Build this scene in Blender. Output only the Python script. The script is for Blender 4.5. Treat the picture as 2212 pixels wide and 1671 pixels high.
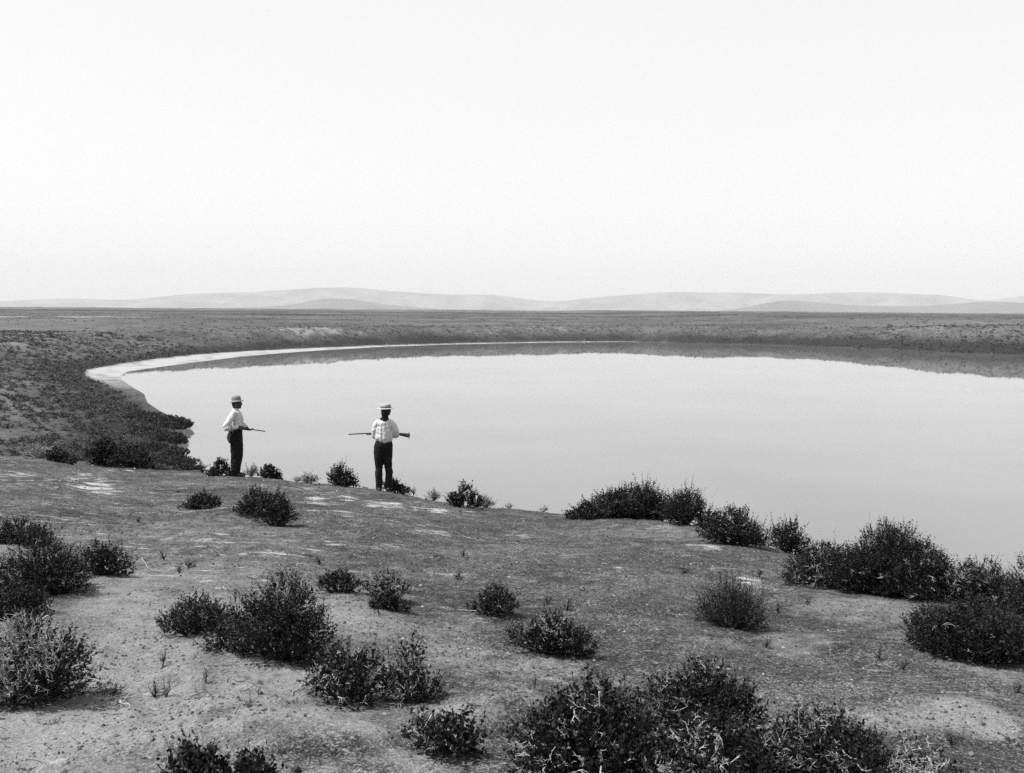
import bpy, math, random
import numpy as np
from mathutils import Matrix, Vector

for o in list(bpy.data.objects):
    bpy.data.objects.remove(o)
SC = bpy.context.scene
COL = SC.collection
R = math.radians

# ------------------------------------------------------------------ camera
CAM_Z = 25.0                       # eye height over the lake (z = 0)
FPX, CU, CV = 2371.0, 1106.0, 835.5  # focal length and centre in pixels of a 2212 wide picture
PITCH = math.atan((835.5 - 664.0) / FPX)
ROLL = math.atan(0.0078)
cam_data = bpy.data.cameras.new('camera')
cam = bpy.data.objects.new('camera', cam_data)
COL.objects.link(cam)
CAM_R = Matrix.Rotation(R(90) - PITCH, 3, 'X') @ Matrix.Rotation(ROLL, 3, 'Z')
cam.matrix_world = Matrix.Translation((0, 0, CAM_Z)) @ CAM_R.to_4x4()
cam_data.sensor_width = 36.0
cam_data.lens = 36.0 * FPX / 2212.0
cam_data.clip_start = 0.1
cam_data.clip_end = 60000.0
SC.camera = cam

# ------------------------------------------------------------------ sky, sun, exposure
SUN_EL, SUN_AZ = 58.0, -97.0       # azimuth from +Y (into the picture), negative = left
world = bpy.data.worlds.new('World')
SC.world = world
world.use_nodes = True
wn, wl = world.node_tree.nodes, world.node_tree.links
wn.clear()
sky = wn.new('ShaderNodeTexSky')
sky.sky_type = 'NISHITA'
sky.sun_disc = False
sky.sun_elevation = R(SUN_EL)
sky.sun_rotation = R(SUN_AZ)
sky.air_density = 1.0
sky.dust_density = 2.0
bw = wn.new('ShaderNodeRGBToBW')            # a black and white plate: no colour in the sky
pw = wn.new('ShaderNodeMath'); pw.operation = 'POWER'; pw.inputs[1].default_value = 0.22
ml = wn.new('ShaderNodeMath'); ml.operation = 'MULTIPLY'; ml.inputs[1].default_value = 4.4
bg = wn.new('ShaderNodeBackground')
bg.inputs['Strength'].default_value = 0.10
out = wn.new('ShaderNodeOutputWorld')
wl.new(sky.outputs[0], bw.inputs[0]); wl.new(bw.outputs[0], pw.inputs[0])
wl.new(pw.outputs[0], ml.inputs[0]); wl.new(ml.outputs[0], bg.inputs['Color'])
wl.new(bg.outputs[0], out.inputs['Surface'])

sun_d = bpy.data.lights.new('sun', 'SUN')
sun_d.energy = 5.0
sun_d.angle = R(0.5)
sun_d.color = (1.0, 1.0, 1.0)
sun = bpy.data.objects.new('sun', sun_d)
COL.objects.link(sun)
SUN_DIR = Vector((math.sin(R(SUN_AZ)) * math.cos(R(SUN_EL)), math.cos(R(SUN_AZ)) * math.cos(R(SUN_EL)), math.sin(R(SUN_EL))))
sun.rotation_euler = SUN_DIR.to_track_quat('Z', 'Y').to_euler()

SC.view_settings.view_transform = 'Standard'
SC.view_settings.look = 'None'
SC.view_settings.exposure = 0.75
SC.view_settings.gamma = 1.0
SC.render.engine = 'CYCLES'
SC.cycles.use_denoising = False
SC.cycles.max_bounces = 5
SC.cycles.diffuse_bounces = 3
SC.cycles.glossy_bounces = 3
SC.cycles.transparent_max_bounces = 8
SC.cycles.volume_bounces = 1
SC.render.film_transparent = False

# ------------------------------------------------------------------ helpers
def tag(o, label=None, cat=None, group=None, kind=None):
    if label: o['label'] = label
    if cat: o['category'] = cat
    if group: o['group'] = group
    if kind: o['kind'] = kind
    return o

def link(name, mesh, mat=None, parent=None):
    o = bpy.data.objects.new(name, mesh)
    COL.objects.link(o)
    if mat is not None and not mesh.materials:
        mesh.materials.append(mat)
    if parent is not None:
        o.parent = parent
    return o

def empty(name, loc, rz=0.0):
    o = bpy.data.objects.new(name, None)
    COL.objects.link(o)
    o.location = loc
    o.rotation_euler = (0, 0, rz)
    o.empty_display_size = 0.2
    return o

def np_mesh(name, verts, faces, attrs=None, smooth=False):
    """verts (n,3); faces (m,k) with one k; attrs: {name: per-vertex float array}"""
    me = bpy.data.meshes.new(name)
    verts = np.ascontiguousarray(verts, dtype=np.float32)
    if not isinstance(faces, list):
        faces = [faces]
    faces = [np.ascontiguousarray(f, dtype=np.int32) for f in faces if len(f)]
    nl = sum(f.size for f in faces); nf = sum(len(f) for f in faces)
    me.vertices.add(len(verts)); me.vertices.foreach_set('co', verts.ravel())
    me.loops.add(nl); me.loops.foreach_set('vertex_index', np.concatenate([f.ravel() for f in faces]))
    me.polygons.add(nf)
    tot = np.concatenate([np.full(len(f), f.shape[1], np.int32) for f in faces])
    st = np.concatenate([[0], np.cumsum(tot)[:-1]]).astype(np.int32)
    me.polygons.foreach_set('loop_start', st); me.polygons.foreach_set('loop_total', tot)
    if smooth:
        me.polygons.foreach_set('use_smooth', np.ones(nf, bool))
    me.update(calc_edges=True)
    for k, a in (attrs or {}).items():
        at = me.attributes.new(k, 'FLOAT', 'POINT')
        at.data.foreach_set('value', np.ascontiguousarray(a, dtype=np.float32))
    return me

_g = np.random.default_rng(11)
_perm = _g.permutation(512)
_grad = _g.normal(size=(512, 2)); _grad /= np.linalg.norm(_grad, axis=1)[:, None]
def noise2(x, y):
    xi = np.floor(x).astype(np.int64); yi = np.floor(y).astype(np.int64)
    fx = x - xi; fy = y - yi
    def g(i, j, dx, dy):
        h = _perm[(_perm[i & 511] + j) & 511]
        gr = _grad[h]
        return gr[..., 0] * dx + gr[..., 1] * dy
    u = fx * fx * fx * (fx * (fx * 6 - 15) + 10); v = fy * fy * fy * (fy * (fy * 6 - 15) + 10)
    a = g(xi, yi, fx, fy); b = g(xi + 1, yi, fx - 1, fy)
    c = g(xi, yi + 1, fx, fy - 1); d = g(xi + 1, yi + 1, fx - 1, fy - 1)
    return ((a * (1 - u) + b * u) * (1 - v) + (c * (1 - u) + d * u) * v) * 1.5
def fbm(x, y, octv=4, gain=0.5):
    s = 0.0; amp = 1.0
    for k in range(octv):
        s = s + amp * noise2(x * 2 ** k + 17.3 * k, y * 2 ** k - 9.1 * k); amp *= gain
    return s
def sstep(a, b, x):
    t = np.clip((x - a) / (b - a), 0, 1)
    return t * t * (3 - 2 * t)

def ray(u, v):
    d = CAM_R @ Vector(((u - CU) / FPX, -(v - CV) / FPX, -1.0))
    return np.array(d)
def project(p):
    q = CAM_R.transposed() @ (Vector(p) - Vector((0, 0, CAM_Z)))
    return CU + FPX * q.x / -q.z, CV - FPX * q.y / -q.z, -q.z
def on_water(u, v):
    d = ray(u, v); t = CAM_Z / -d[2]
    return (d[0] * t, d[1] * t)

# ------------------------------------------------------------------ terrain shape
shore_px = [(415, 1003), (396, 985), (389, 945), (394, 912), (345, 888), (318, 870), (312, 852), (288, 838), (264, 822),
            (258, 812), (276, 803), (340, 794), (430, 782), (520, 771), (600, 764), (700, 757), (840, 749), (1000, 744),
            (1200, 740), (1360, 739), (1500, 742), (1640, 745), (1780, 750), (1900, 755), (2000, 759), (2100, 763), (2212, 766)]
LAKE = [on_water(*p) for p in shore_px]
LAKE += [(330, 480), (345, 360), (305, 220), (225, 125), (140, 72), (70, 58), (22, 78), (-12, 108), (-35, 142)]
LAKE = np.array(LAKE)

_gx = np.arange(-700, 701, 4.0); _gy = np.arange(-200, 1201, 4.0)
def _signed_dist():
    X, Y = np.meshgrid(_gx, _gy, indexing='ij')
    P = np.stack([X.ravel(), Y.ravel()], 1)
    best = np.full(len(P), 1e9); inside = np.zeros(len(P), bool)
    n = len(LAKE)
    for i in range(n):
        a = LAKE[i]; b = LAKE[(i + 1) % n]
        ab = b - a; t = np.clip(((P - a) @ ab) / (ab @ ab), 0, 1)
        d = np.linalg.norm(P - a - t[:, None] * ab, axis=1)
        best = np.minimum(best, d)
        c = ((a[1] > P[:, 1]) != (b[1] > P[:, 1]))
        xx = a[0] + (P[:, 1] - a[1]) * ab[0] / (ab[1] if abs(ab[1]) > 1e-9 else 1e-9)
        inside ^= c & (P[:, 0] < xx)
    return np.where(inside, -best, best).reshape(X.shape)
_SD = _signed_dist()
def shore_dist(x, y):
    fx = np.clip((x - _gx[0]) / 4.0, 0, len(_gx) - 1.001); fy = np.clip((y - _gy[0]) / 4.0, 0, len(_gy) - 1.001)
    i = fx.astype(int); j = fy.astype(int); a = fx - i; b = fy - j
    d = (_SD[i, j] * (1 - a) + _SD[i + 1, j] * a) * (1 - b) + (_SD[i, j + 1] * (1 - a) + _SD[i + 1, j + 1] * a) * b
    ex = np.maximum(np.maximum(_gx[0] - x, x - _gx[-1]), 0); ey = np.maximum(np.maximum(_gy[0] - y, y - _gy[-1]), 0)
    return d + np.hypot(ex, ey)

def left_mask(x, y):
    return sstep(-60, -110, x) * sstep(640, 480, y)
def beach_width(x, y):
    corner = np.exp(-(((x + 145) / 70) ** 2 + ((y - 500) / 130) ** 2))
    return 3.0 + 19 * corner + 5 * sstep(150, -100, x) * sstep(500, 650, y)

RIDGES = []   # filled below: (polyline xy, height, width)

def far_height(x, y):
    D = shore_dist(x, y)
    wb = beach_width(x, y)
    lm = np.clip(left_mask(x, y) + sstep(250, 150, y) * sstep(0, -60, x), 0, 1)
    ww = 34 + 60 * lm
    top = 10.5 + 5.0 * sstep(170, 330, x) + 1.0 * lm + 0.9 * fbm(x / 90.0, y / 90.0, 3)
    beach = 0.035 * np.clip(D, -60, None)
    w = sstep(0, 1, (D - wb) / ww) * 0.6 + 0.4 * np.clip((D - wb) / ww, 0, 1)
    gull = 0.9 * fbm(x / 22.0, y / 22.0, 3) * np.clip(w * 3, 0, 1)
    e = np.where(D < wb, beach, 0.035 * wb + (top - 0.035 * wb) * w + gull)
    rr = np.hypot(x, y)
    e = e + 1.1 * fbm(x / 260.0 + 5, y / 260.0, 3) * sstep(900, 1500, rr)
    e = e - (rr > 4800) * (rr - 4800) * 0.03
    return e

# the brow of the near hill: distance and fall of the ground in each direction from the camera's foot
_BROW = [(-3.15, 40, .0), (-1.3, 40, .03), (-.62, 31, .066), (-.437, 29, .0735), (-.36, 27.5, .082), (-.312, 26.2, .0875), (-.246, 23.6, .0885), (-.116, 21.9, .0985), (-.045, 20.4, .108),
         (.082, 19.0, .110), (.173, 17.4, .110), (.226, 15.4, .113), (.270, 14.2, .111), (.360, 12.2, .112), (.437, 10.8, .116), (.60, 9.5, .125), (1.0, 11, .12), (1.7, 20, .06), (3.15, 40, .0)]
_ba = np.linspace(-3.15, 3.15, 4000)
def _sm(a): return np.convolve(np.pad(a, 25, mode='edge'), np.ones(51) / 51, mode='valid')
_brc = _sm(np.interp(_ba, [b[0] for b in _BROW], [b[1] for b in _BROW])); _bsl = _sm(np.interp(_ba, [b[0] for b in _BROW], [b[2] for b in _BROW]))
def crest_s(x, y):
    return np.hypot(x, y) - np.interp(np.arctan2(x, y), _ba, _brc) + 0.35 * fbm(x / 2.6, y / 2.6, 2)

def hill_height(x, y):
    r = np.hypot(x, y)
    az = np.arctan2(x, y)
    rc = np.interp(az, _ba, _brc)
    z = CAM_Z - 1.50 - (np.interp(az, _ba, _bsl) - 0.12 / rc) * r
    s = crest_s(x, y)
    z = z - 0.55 * (np.sqrt(s * s + 0.6) + s) * 0.5
    near = sstep(60, 30, r) * sstep(0.5, 3.5, r)
    z = z + near * ((0.04 + 0.06 * sstep(0, -4, s)) * fbm(x / 4.5, y / 4.5 + 3, 3) + 0.030 * fbm(x / 0.8, y / 0.8, 3) + 0.010 * fbm(x / 0.16, y / 0.16, 2))
    return z

def height(x, y):
    x = np.asarray(x, float); y = np.asarray(y, float)
    a = far_height(x, y); b = hill_height(x, y)
    k = 1.2
    h = np.clip(0.5 + 0.5 * (b - a) / k, 0, 1)
    return a * (1 - h) + b * h + k * h * (1 - h)

_T = np.geomspace(1.5, 6000, 2600)
def ground(u, v, near=True):
    """first terrain point seen at picture point (u, v); near: never past the brow of the hill"""
    d = ray(u, v)
    while near:
        t = np.linspace(2, 45, 900)
        f = CAM_Z + d[2] * t - height(d[0] * t, d[1] * t)
        if (f < 0).any() or v > 1900: break
        v += 1.5; d = ray(u, v)
    x, y, z = d[0] * _T, d[1] * _T, CAM_Z + d[2] * _T
    f = z - height(x, y)
    i = np.argmax(f < 0)
    if f[i] >= 0: i = len(_T) - 1
    t0, t1 = _T[max(i - 1, 0)], _T[i]
    for _ in range(14):
        t = 0.5 * (t0 + t1)
        if CAM_Z + d[2] * t - float(height(d[0] * t, d[1] * t)) < 0: t1 = t
        else: t0 = t
    return np.array([d[0] * t1, d[1] * t1, float(height(d[0] * t1, d[1] * t1))])

# salt crust patches and pale drifts on the near ground, as ellipses on the ground: (u, v, half width, half depth, strength)
SALT_PX = [(165, 1036, 42, 7, 1), (215, 1050, 60, 9, 1), (250, 1015, 45, 3, .9), (330, 1064, 80, 6, .55), (120, 1075, 50, 5, .4),
           (690, 1085, 60, 6, .8), (745, 1076, 50, 4, .8), (835, 1094, 70, 8, 1), (930, 1100, 60, 6, 1), (1015, 1106, 40, 4, .8),
           (790, 1068, 60, 3, .5), (880, 1125, 110, 8, .5), (965, 1152, 90, 12, .55), (720, 1172, 32, 4, .9), (860, 1180, 34, 5, .8),
           (1130, 1160, 60, 4, .5), (1540, 1178, 75, 7, .9), (1465, 1178, 60, 4, .6), (1625, 1257, 34, 5, 1), (1335, 1228, 11, 4, .8),
           (960, 1322, 22, 8, .7), (950, 1343, 26, 6, .5), (905, 1383, 26, 5, .6), (600, 1165, 90, 14, .35), (570, 1075, 40, 3, .6),
           (320, 1150, 60, 10, .3), (1090, 1330, 70, 12, .3), (1170, 1253, 40, 6, .4), (20, 1240, 30, 12, .6), (560, 1262, 40, 6, .5), (470, 1225, 60, 7, .45), (650, 1190, 80, 6, .5), (330, 1265, 40, 6, .4), (1230, 1165, 90, 5, .35), (1060, 1205, 50, 5, .35), (90, 1030, 40, 3, .35),
           (410, 1095, 80, 7, .4), (1400, 1140, 60, 4, .5), (1560, 1225, 80, 5, .3), (255, 1105, 50, 4, .5), (60, 1110, 30, 3, .3)]
SAND_PX = [(60, 1590, 190, 60, .75), (300, 1400, 150, 60, .55), (230, 1480, 200, 60, .5), (560, 1470, 100, 40, .6), (760, 1330, 120, 25, .6),
           (250, 1290, 90, 30, .5), (1180, 1440, 110, 22, .5), (990, 1400, 90, 40, .4), (700, 1560, 220, 25, .5), (560, 1650, 260, 18, .2),
           (1890, 1330, 170, 22, .8), (2150, 1450, 90, 16, .8), (2070, 1577, 170, 9, 1.0), (2110, 1545, 120, 7, .8), (1500, 1150, 220, 12, .5),
           (900, 1650, 110, 16, .7), (1100, 1500, 80, 25, .45), (440, 1300, 90, 30, .35), (1700, 1390, 90, 16, .6), (1560, 1390, 60, 10, .6),
           (650, 1420, 120, 20, .5), (130, 1420, 80, 40, .3), (1450, 1145, 140, 8, .5)]
def _ellipses(lst):
    r = []
    for u, v, a, b, s in lst:
        c = ground(u, v)
        d = math.hypot(c[0], c[1])
        r.append((c[0], c[1], a * d / FPX, min(2.1 * b * d / FPX / max((CAM_Z - c[2]) / d - 0.07, 0.08), 3.0), math.atan2(c[0], c[1]), s))
    return r
SALT_E, SAND_E = _ellipses(SALT_PX), _ellipses(SAND_PX)
def patch_field(lst, x, y, rough, hard):
    m = np.zeros_like(x)
    n = fbm(x / 0.9, y / 0.9, 4, 0.6)
    for cx, cy, a, b, az, s in lst:
        dx, dy = x - cx, y - cy
        w = dx * math.cos(az) - dy * math.sin(az); l = dx * math.sin(az) + dy * math.cos(az)
        q = np.sqrt((w / a) ** 2 + (l / b) ** 2)
        m = np.maximum(m, s * sstep(1.35, 1.35 - hard, q + rough * n))
    return m
for pts, hgt, wid in [([(500, 1640), (569, 1628), (650, 1622), (740, 1612), (828, 1603), (882, 1588)], .075, .16),
                      ([(985, 1584), (1032, 1571), (1132, 1556), (1180, 1550)], .08, .15),
                      ([(1040, 1547), (1065, 1541), (1130, 1532)], .05, .12),
                      ([(1880, 1592), (1980, 1588), (2100, 1580), (2240, 1568)], .05, .2),
                      ([(150, 1608), (204, 1588), (255, 1572), (330, 1560)], .05, .14),
                      ([(60, 1660), (180, 1630), (300, 1606), (420, 1596)], .05, .16),
                      ([(400, 1560), (520, 1535), (640, 1520)], .04, .14),
                      ([(450, 1600), (600, 1575), (760, 1562)], .04, .14)]:
    RIDGES.append((np.array([ground(*p)[:2] for p in pts]), hgt, wid))
def ridge_field(x, y):
    h = np.zeros_like(x); sand = np.zeros_like(x)
    for poly, hgt, wid in RIDGES:
        lo, hi = poly.min(0) - 2, poly.max(0) + 2
        sel = np.nonzero((x > lo[0]) & (x < hi[0]) & (y > lo[1]) & (y < hi[1]))[0]
        if not len(sel): continue
        px_, py_ = x[sel], y[sel]
        wob = 0.10 * noise2(px_ / 0.5, py_ / 0.5)
        best = np.full(len(sel), 1e9); sg = np.zeros(len(sel)); endf = np.ones(len(sel))
        L = np.concatenate([[0], np.cumsum(np.linalg.norm(np.diff(poly, axis=0), axis=1))])
        for i in range(len(poly) - 1):
            a, b = poly[i], poly[i + 1]; ab = b - a; l2 = ab @ ab
            t = np.clip(((px_ - a[0]) * ab[0] + (py_ - a[1]) * ab[1]) / l2, 0, 1)
            qx, qy = px_ - a[0] - t * ab[0], py_ - a[1] - t * ab[1]
            d = np.hypot(qx, qy); m = d < best
            best[m] = d[m]; sg[m] = (ab[0] * qy - ab[1] * qx)[m]
            fr = (L[i] + t * math.sqrt(l2)) / L[-1]
            endf[m] = (sstep(0, .2, fr) * sstep(1, .8, fr))[m]
        d = np.where(sg > 0, best, -best) + wob          # + = the far side, away from the camera
        prof = np.where(d > 0, np.exp(-(d / (wid * 2.6)) ** 2), np.exp(-(d / (wid * .6)) ** 2))
        h[sel] += 0.8 * hgt * prof * endf
        sand[sel] = np.maximum(sand[sel], endf * (np.exp(-((d - wid * .4) / (wid * 1.4)) ** 2)))
        sand[sel] -= 1.0 * endf * np.exp(-((d + wid * 1.5) / (wid * 1.2)) ** 2)
    return h, sand

# ------------------------------------------------------------------ materials (all neutral greys: a black and white photograph)
def new_mat(name):
    m = bpy.data.materials.new(name); m.use_nodes = True
    return m, m.node_tree.nodes, m.node_tree.links, m.node_tree.nodes['Principled BSDF']
def N(n, kind, **kw):
    x = n.new('ShaderNode' + kind)
    for k, v in kw.items():
        if k in x.inputs: x.inputs[k].default_value = v
        else: setattr(x, k, v)
    return x
def ramp(n, stops):
    r = n.new('ShaderNodeValToRGB'); e = r.color_ramp.elements
    while len(e) < len(stops): e.new(0.5)
    for i, (p, c) in enumerate(stops):
        e[i].position = p; e[i].color = (c, c, c, 1)
    return r
def grey(name, base, var=0.3, scale=20.0, rough=0.8, bump=0.0, spec=0.3):
    m, n, l, b = new_mat(name)
    tc = N(n, 'TexCoord'); no = N(n, 'TexNoise', Scale=scale, Detail=4.0, Roughness=0.6)
    l.new(tc.outputs['Object'], no.inputs['Vector'])
    r = ramp(n, [(0.3, base * (1 - var)), (0.7, base * (1 + var))])
    l.new(no.outputs['Fac'], r.inputs[0]); l.new(r.outputs[0], b.inputs['Base Color'])
    b.inputs['Roughness'].default_value = rough
    b.inputs['Specular IOR Level'].default_value = spec
    if bump:
        bp = N(n, 'Bump', Strength=0.6, Distance=bump); l.new(no.outputs['Fac'], bp.inputs['Height']); l.new(bp.outputs[0], b.inputs['Normal'])
    return m
def leaf_mat(name, lo, hi, rough=0.55, spec=0.35):
    m, n, l, b = new_mat(name)
    a = N(n, 'Attribute', attribute_name='shade')
    r = ramp(n, [(0.0, lo), (0.62, lo + 0.22 * (hi - lo)), (0.85, lo + 0.5 * (hi - lo)), (1.0, hi)])  # random leaf tones; the few bright ones imitate glossy glints in the colour
    l.new(a.outputs['Fac'], r.inputs[0]); l.new(r.outputs[0], b.inputs['Base Color'])
    b.inputs['Roughness'].default_value = rough
    b.inputs['Specular IOR Level'].default_value = spec
    return m

def ground_mat():
    m, n, l, b = new_mat('gravelly_sand')
    tc = N(n, 'TexCoord')
    def noise(scale, detail, rough=0.6, dist=0.0):
        x = N(n, 'TexNoise', Scale=scale, Detail=detail, Roughness=rough, Distortion=dist)
        l.new(tc.outputs['Object'], x.inputs['Vector']); return x
    big = noise(0.55, 5, 0.65); mid = noise(5.0, 5, 0.7); fine = noise(33.0, 4, 0.75); grit = noise(85.0, 2, 0.6)
    salt = N(n, 'Attribute', attribute_name='salt'); sand = N(n, 'Attribute', attribute_name='sand')
    def math_(op, a, c=None):
        x = N(n, 'Math', operation=op)
        for i, s in enumerate((a, c)):
            if s is None: continue
            if isinstance(s, (int, float)): x.inputs[i].default_value = s
            else: l.new(s, x.inputs[i])
        return x.outputs[0]
    # gravel grain
    r1 = ramp(n, [(0.39, 0.007), (0.475, 0.027), (0.54, 0.060), (0.62, 0.175)])
    gsum = math_('ADD', math_('MULTIPLY', fine.outputs['Fac'], 0.45), math_('MULTIPLY', grit.outputs['Fac'], 0.55))
    gsum = math_('ADD', gsum, math_('MULTIPLY', math_('SUBTRACT', mid.outputs['Fac'], 0.5), 0.22))
    gsum = math_('ADD', gsum, math_('MULTIPLY', math_('SUBTRACT', big.outputs['Fac'], 0.5), 0.22))
    l.new(gsum, r1.inputs[0])
    # fine pale sand
    r2 = ramp(n, [(0.34, 0.050), (0.46, 0.118), (0.62, 0.19)])
    l.new(gsum, r2.inputs[0])
    mx = N(n, 'Mix', data_type='RGBA')
    sfac = math_('ADD', sand.outputs['Fac'], math_('MULTIPLY', math_('SUBTRACT', mid.outputs['Fac'], 0.5), 1.1))
    cl = N(n, 'Clamp'); l.new(sfac, cl.inputs[0])
    l.new(cl.outputs[0], mx.inputs[0]); l.new(r1.outputs[0], mx.inputs[6]); l.new(r2.outputs[0], mx.inputs[7])
    # salt crust
    mp = N(n, 'Mapping'); mp.inputs['Scale'].default_value = (1.5, 5.0, 1.0); l.new(tc.outputs['Object'], mp.inputs['Vector'])
    stk = N(n, 'TexNoise', Scale=1.6, Detail=6.0, Roughness=0.65); l.new(mp.outputs[0], stk.inputs['Vector'])
    st = math_('ADD', salt.outputs['Fac'], math_('MULTIPLY', math_('SUBTRACT', stk.outputs['Fac'], 0.5), 3.2))
    st = math_('ADD', st, math_('MULTIPLY', math_('SUBTRACT', fine.outputs['Fac'], 0.5), 0.9))
    rs = ramp(n, [(0.42, 0.0), (0.95, 1.0)]); l.new(st, rs.inputs[0])
    mx2 = N(n, 'Mix', data_type='RGBA'); mx2.inputs[7].default_value = (0.30, 0.30, 0.30, 1)
    l.new(math_('MULTIPLY', rs.outputs[0], 0.95), mx2.inputs[0]); l.new(mx.outputs[2], mx2.inputs[6])
    l.new(mx2.outputs[2], b.inputs['Base Color'])
    b.inputs['Roughness'].default_value = 0.95; b.inputs['Specular IOR Level'].default_value = 0.1
    bp = N(n, 'Bump', Strength=0.8, Distance=0.018); l.new(gsum, bp.inputs['Height'])
    bp2 = N(n, 'Bump', Strength=0.6, Distance=0.05); l.new(mid.outputs['Fac'], bp2.inputs['Height'])
    l.new(bp.outputs[0], bp2.inputs['Normal']); l.new(bp2.outputs[0], b.inputs['Normal'])
    return m

def scrub_mat():
    m, n, l, b = new_mat('scrubland')
    tc = N(n, 'TexCoord')
    def noise(scale, detail, rough=0.6):
        x = N(n, 'TexNoise', Scale=scale, Detail=detail, Roughness=rough)
        l.new(tc.outputs['Object'], x.inputs['Vector']); return x
    big = noise(0.004, 4, 0.6); mid = noise(0.06, 4, 0.65); fine = noise(0.75, 5, 0.8)
    pale = N(n, 'Attribute', attribute_name='salt'); dark = N(n, 'Attribute', attribute_name='sand')
    def math_(op, a, c=None):
        x = N(n, 'Math', operation=op)
        for i, s in enumerate((a, c)):
            if s is None: continue
            if isinstance(s, (int, float)): x.inputs[i].default_value = s
            else: l.new(s, x.inputs[i])
        return x.outputs[0]
    t = math_('ADD', math_('MULTIPLY', fine.outputs['Fac'], 0.6), math_('MULTIPLY', mid.outputs['Fac'], 0.25))
    t = math_('ADD', t, math_('MULTIPLY', big.outputs['Fac'], 0.15))
    t = math_('ADD', t, math_('MULTIPLY', math_('SUBTRACT', big.outputs['Fac'], 0.5), 0.25))
    t = math_('SUBTRACT', t, math_('MULTIPLY', dark.outputs['Fac'], 0.2))
    r1 = ramp(n, [(0.36, 0.020), (0.46, 0.054), (0.56, 0.092), (0.68, 0.165)])
    l.new(t, r1.inputs[0])
    sf = math_('ADD', pale.outputs['Fac'], math_('MULTIPLY', math_('SUBTRACT', fine.outputs['Fac'], 0.5), 0.9))
    rs = ramp(n, [(0.15, 0.0), (1.1, 1.0)]); l.new(sf, rs.inputs[0])
    mx = N(n, 'Mix', data_type='RGBA'); mx.inputs[7].default_value = (0.26, 0.26, 0.26, 1)
    l.new(rs.outputs[0], mx.inputs[0]); l.new(r1.outputs[0], mx.inputs[6]); l.new(mx.outputs[2], b.inputs['Base Color'])
    b.inputs['Roughness'].default_value = 1.0; b.inputs['Specular IOR Level'].default_value = 0.0
    return m

def water_mat():
    m, n, l, b = new_mat('alkaline_water')
    tc = N(n, 'TexCoord')
    b.inputs['Base Color'].default_value = (0.085, 0.085, 0.085, 1)
    b.inputs['IOR'].default_value = 1.333
    b.inputs['Roughness'].default_value = 0.02
    no = N(n, 'TexNoise', Scale=1.2, Detail=3.0); l.new(tc.outputs['Object'], no.inputs['Vector'])
    no2 = N(n, 'TexNoise', Scale=0.02, Detail=3.0); l.new(tc.outputs['Object'], no2.inputs['Vector'])
    r = ramp(n, [(0.35, 0.088), (0.65, 0.114)]); l.new(no2.outputs['Fac'], r.inputs[0]); l.new(r.outputs[0], b.inputs['Base Color'])
    bp = N(n, 'Bump', Strength=0.02, Distance=0.05); l.new(no.outputs['Fac'], bp.inputs['Height']); l.new(bp.outputs[0], b.inputs['Normal'])
    return m

M_GROUND, M_SCRUB, M_WATER = ground_mat(), scrub_mat(), water_mat()
M_FOOT = grey('dark_rock', 0.045, 0.7, 0.0014, 1.0, spec=0.0)  # strong tone noise also paints in shading of the foothill folds
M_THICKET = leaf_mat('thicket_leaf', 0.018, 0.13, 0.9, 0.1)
M_MOUNT = grey('bare_rock', 0.10, 0.7, 0.0011, 1.0, spec=0.0)  # wide tone swings imitate shaded folds in the rock colour
M_LEAF = leaf_mat('dark_leaf', 0.003, 0.050, 0.6, 0.2)
M_SCRUBLEAF = leaf_mat('scrub_leaf', 0.020, 0.125, 0.9, 0.1)
M_LEAF2 = leaf_mat('grey_leaf', 0.007, 0.095, 0.6, 0.2)
M_LEAF3 = leaf_mat('pale_dry_leaf', 0.07, 0.22, 0.8, 0.1)
M_WOOD = grey('shrub_wood', 0.020, 0.4, 30, 0.85)
M_DEAD = grey('bleached_twig', 0.28, 0.4, 25, 0.8)
M_STONE = grey('dark_stone', 0.03, 0.5, 25, 0.8, 0.01)
M_PEBBLE = leaf_mat('pebble', 0.02, 0.20, 0.9, 0.1)

# ------------------------------------------------------------------ the setting
_front = np.radians(np.arange(-38, 38.01, 0.15))
_back = np.radians(np.arange(43, 318, 3.0))
AZ = np.concatenate([_front, _back])
def polar(name, radii, close_in, mat, salt_fn):
    A, RR = np.meshgrid(AZ, radii, indexing='xy')
    x = (RR * np.sin(A)).ravel(); y = (RR * np.cos(A)).ravel()
    z = height(x, y)
    rh, rsand = ridge_field(x, y)
    z = z + rh
    salt, sand = salt_fn(x, y, rsand)
    n, mrow = len(AZ), len(radii)
    i = np.arange(mrow - 1)[:, None] * n; j = np.arange(n)[None, :]; j2 = (j + 1) % n
    q = np.stack([(i + j), (i + n + j), (i + n + j2), (i + j2)], -1).reshape(-1, 4)
    v = np.stack([x, y, z], 1)
    faces = [q]
    if close_in:
        v = np.vstack([v, [[0, 0, float(height(0., 0.))]]]); salt = np.append(salt, 0); sand = np.append(sand, 0)
        c = len(v) - 1
        faces.append(np.stack([np.full(n, c), np.arange(n), (np.arange(n) + 1) % n], 1))
    # wind every face upwards
    faces = [f[:, ::-1] for f in faces]
    me = np_mesh(name, v, faces, {'salt': salt, 'sand': sand}, smooth=True)
    if me.polygons[0].normal.z < 0:
        me.flip_normals()
    return link(name, me, mat)
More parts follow.
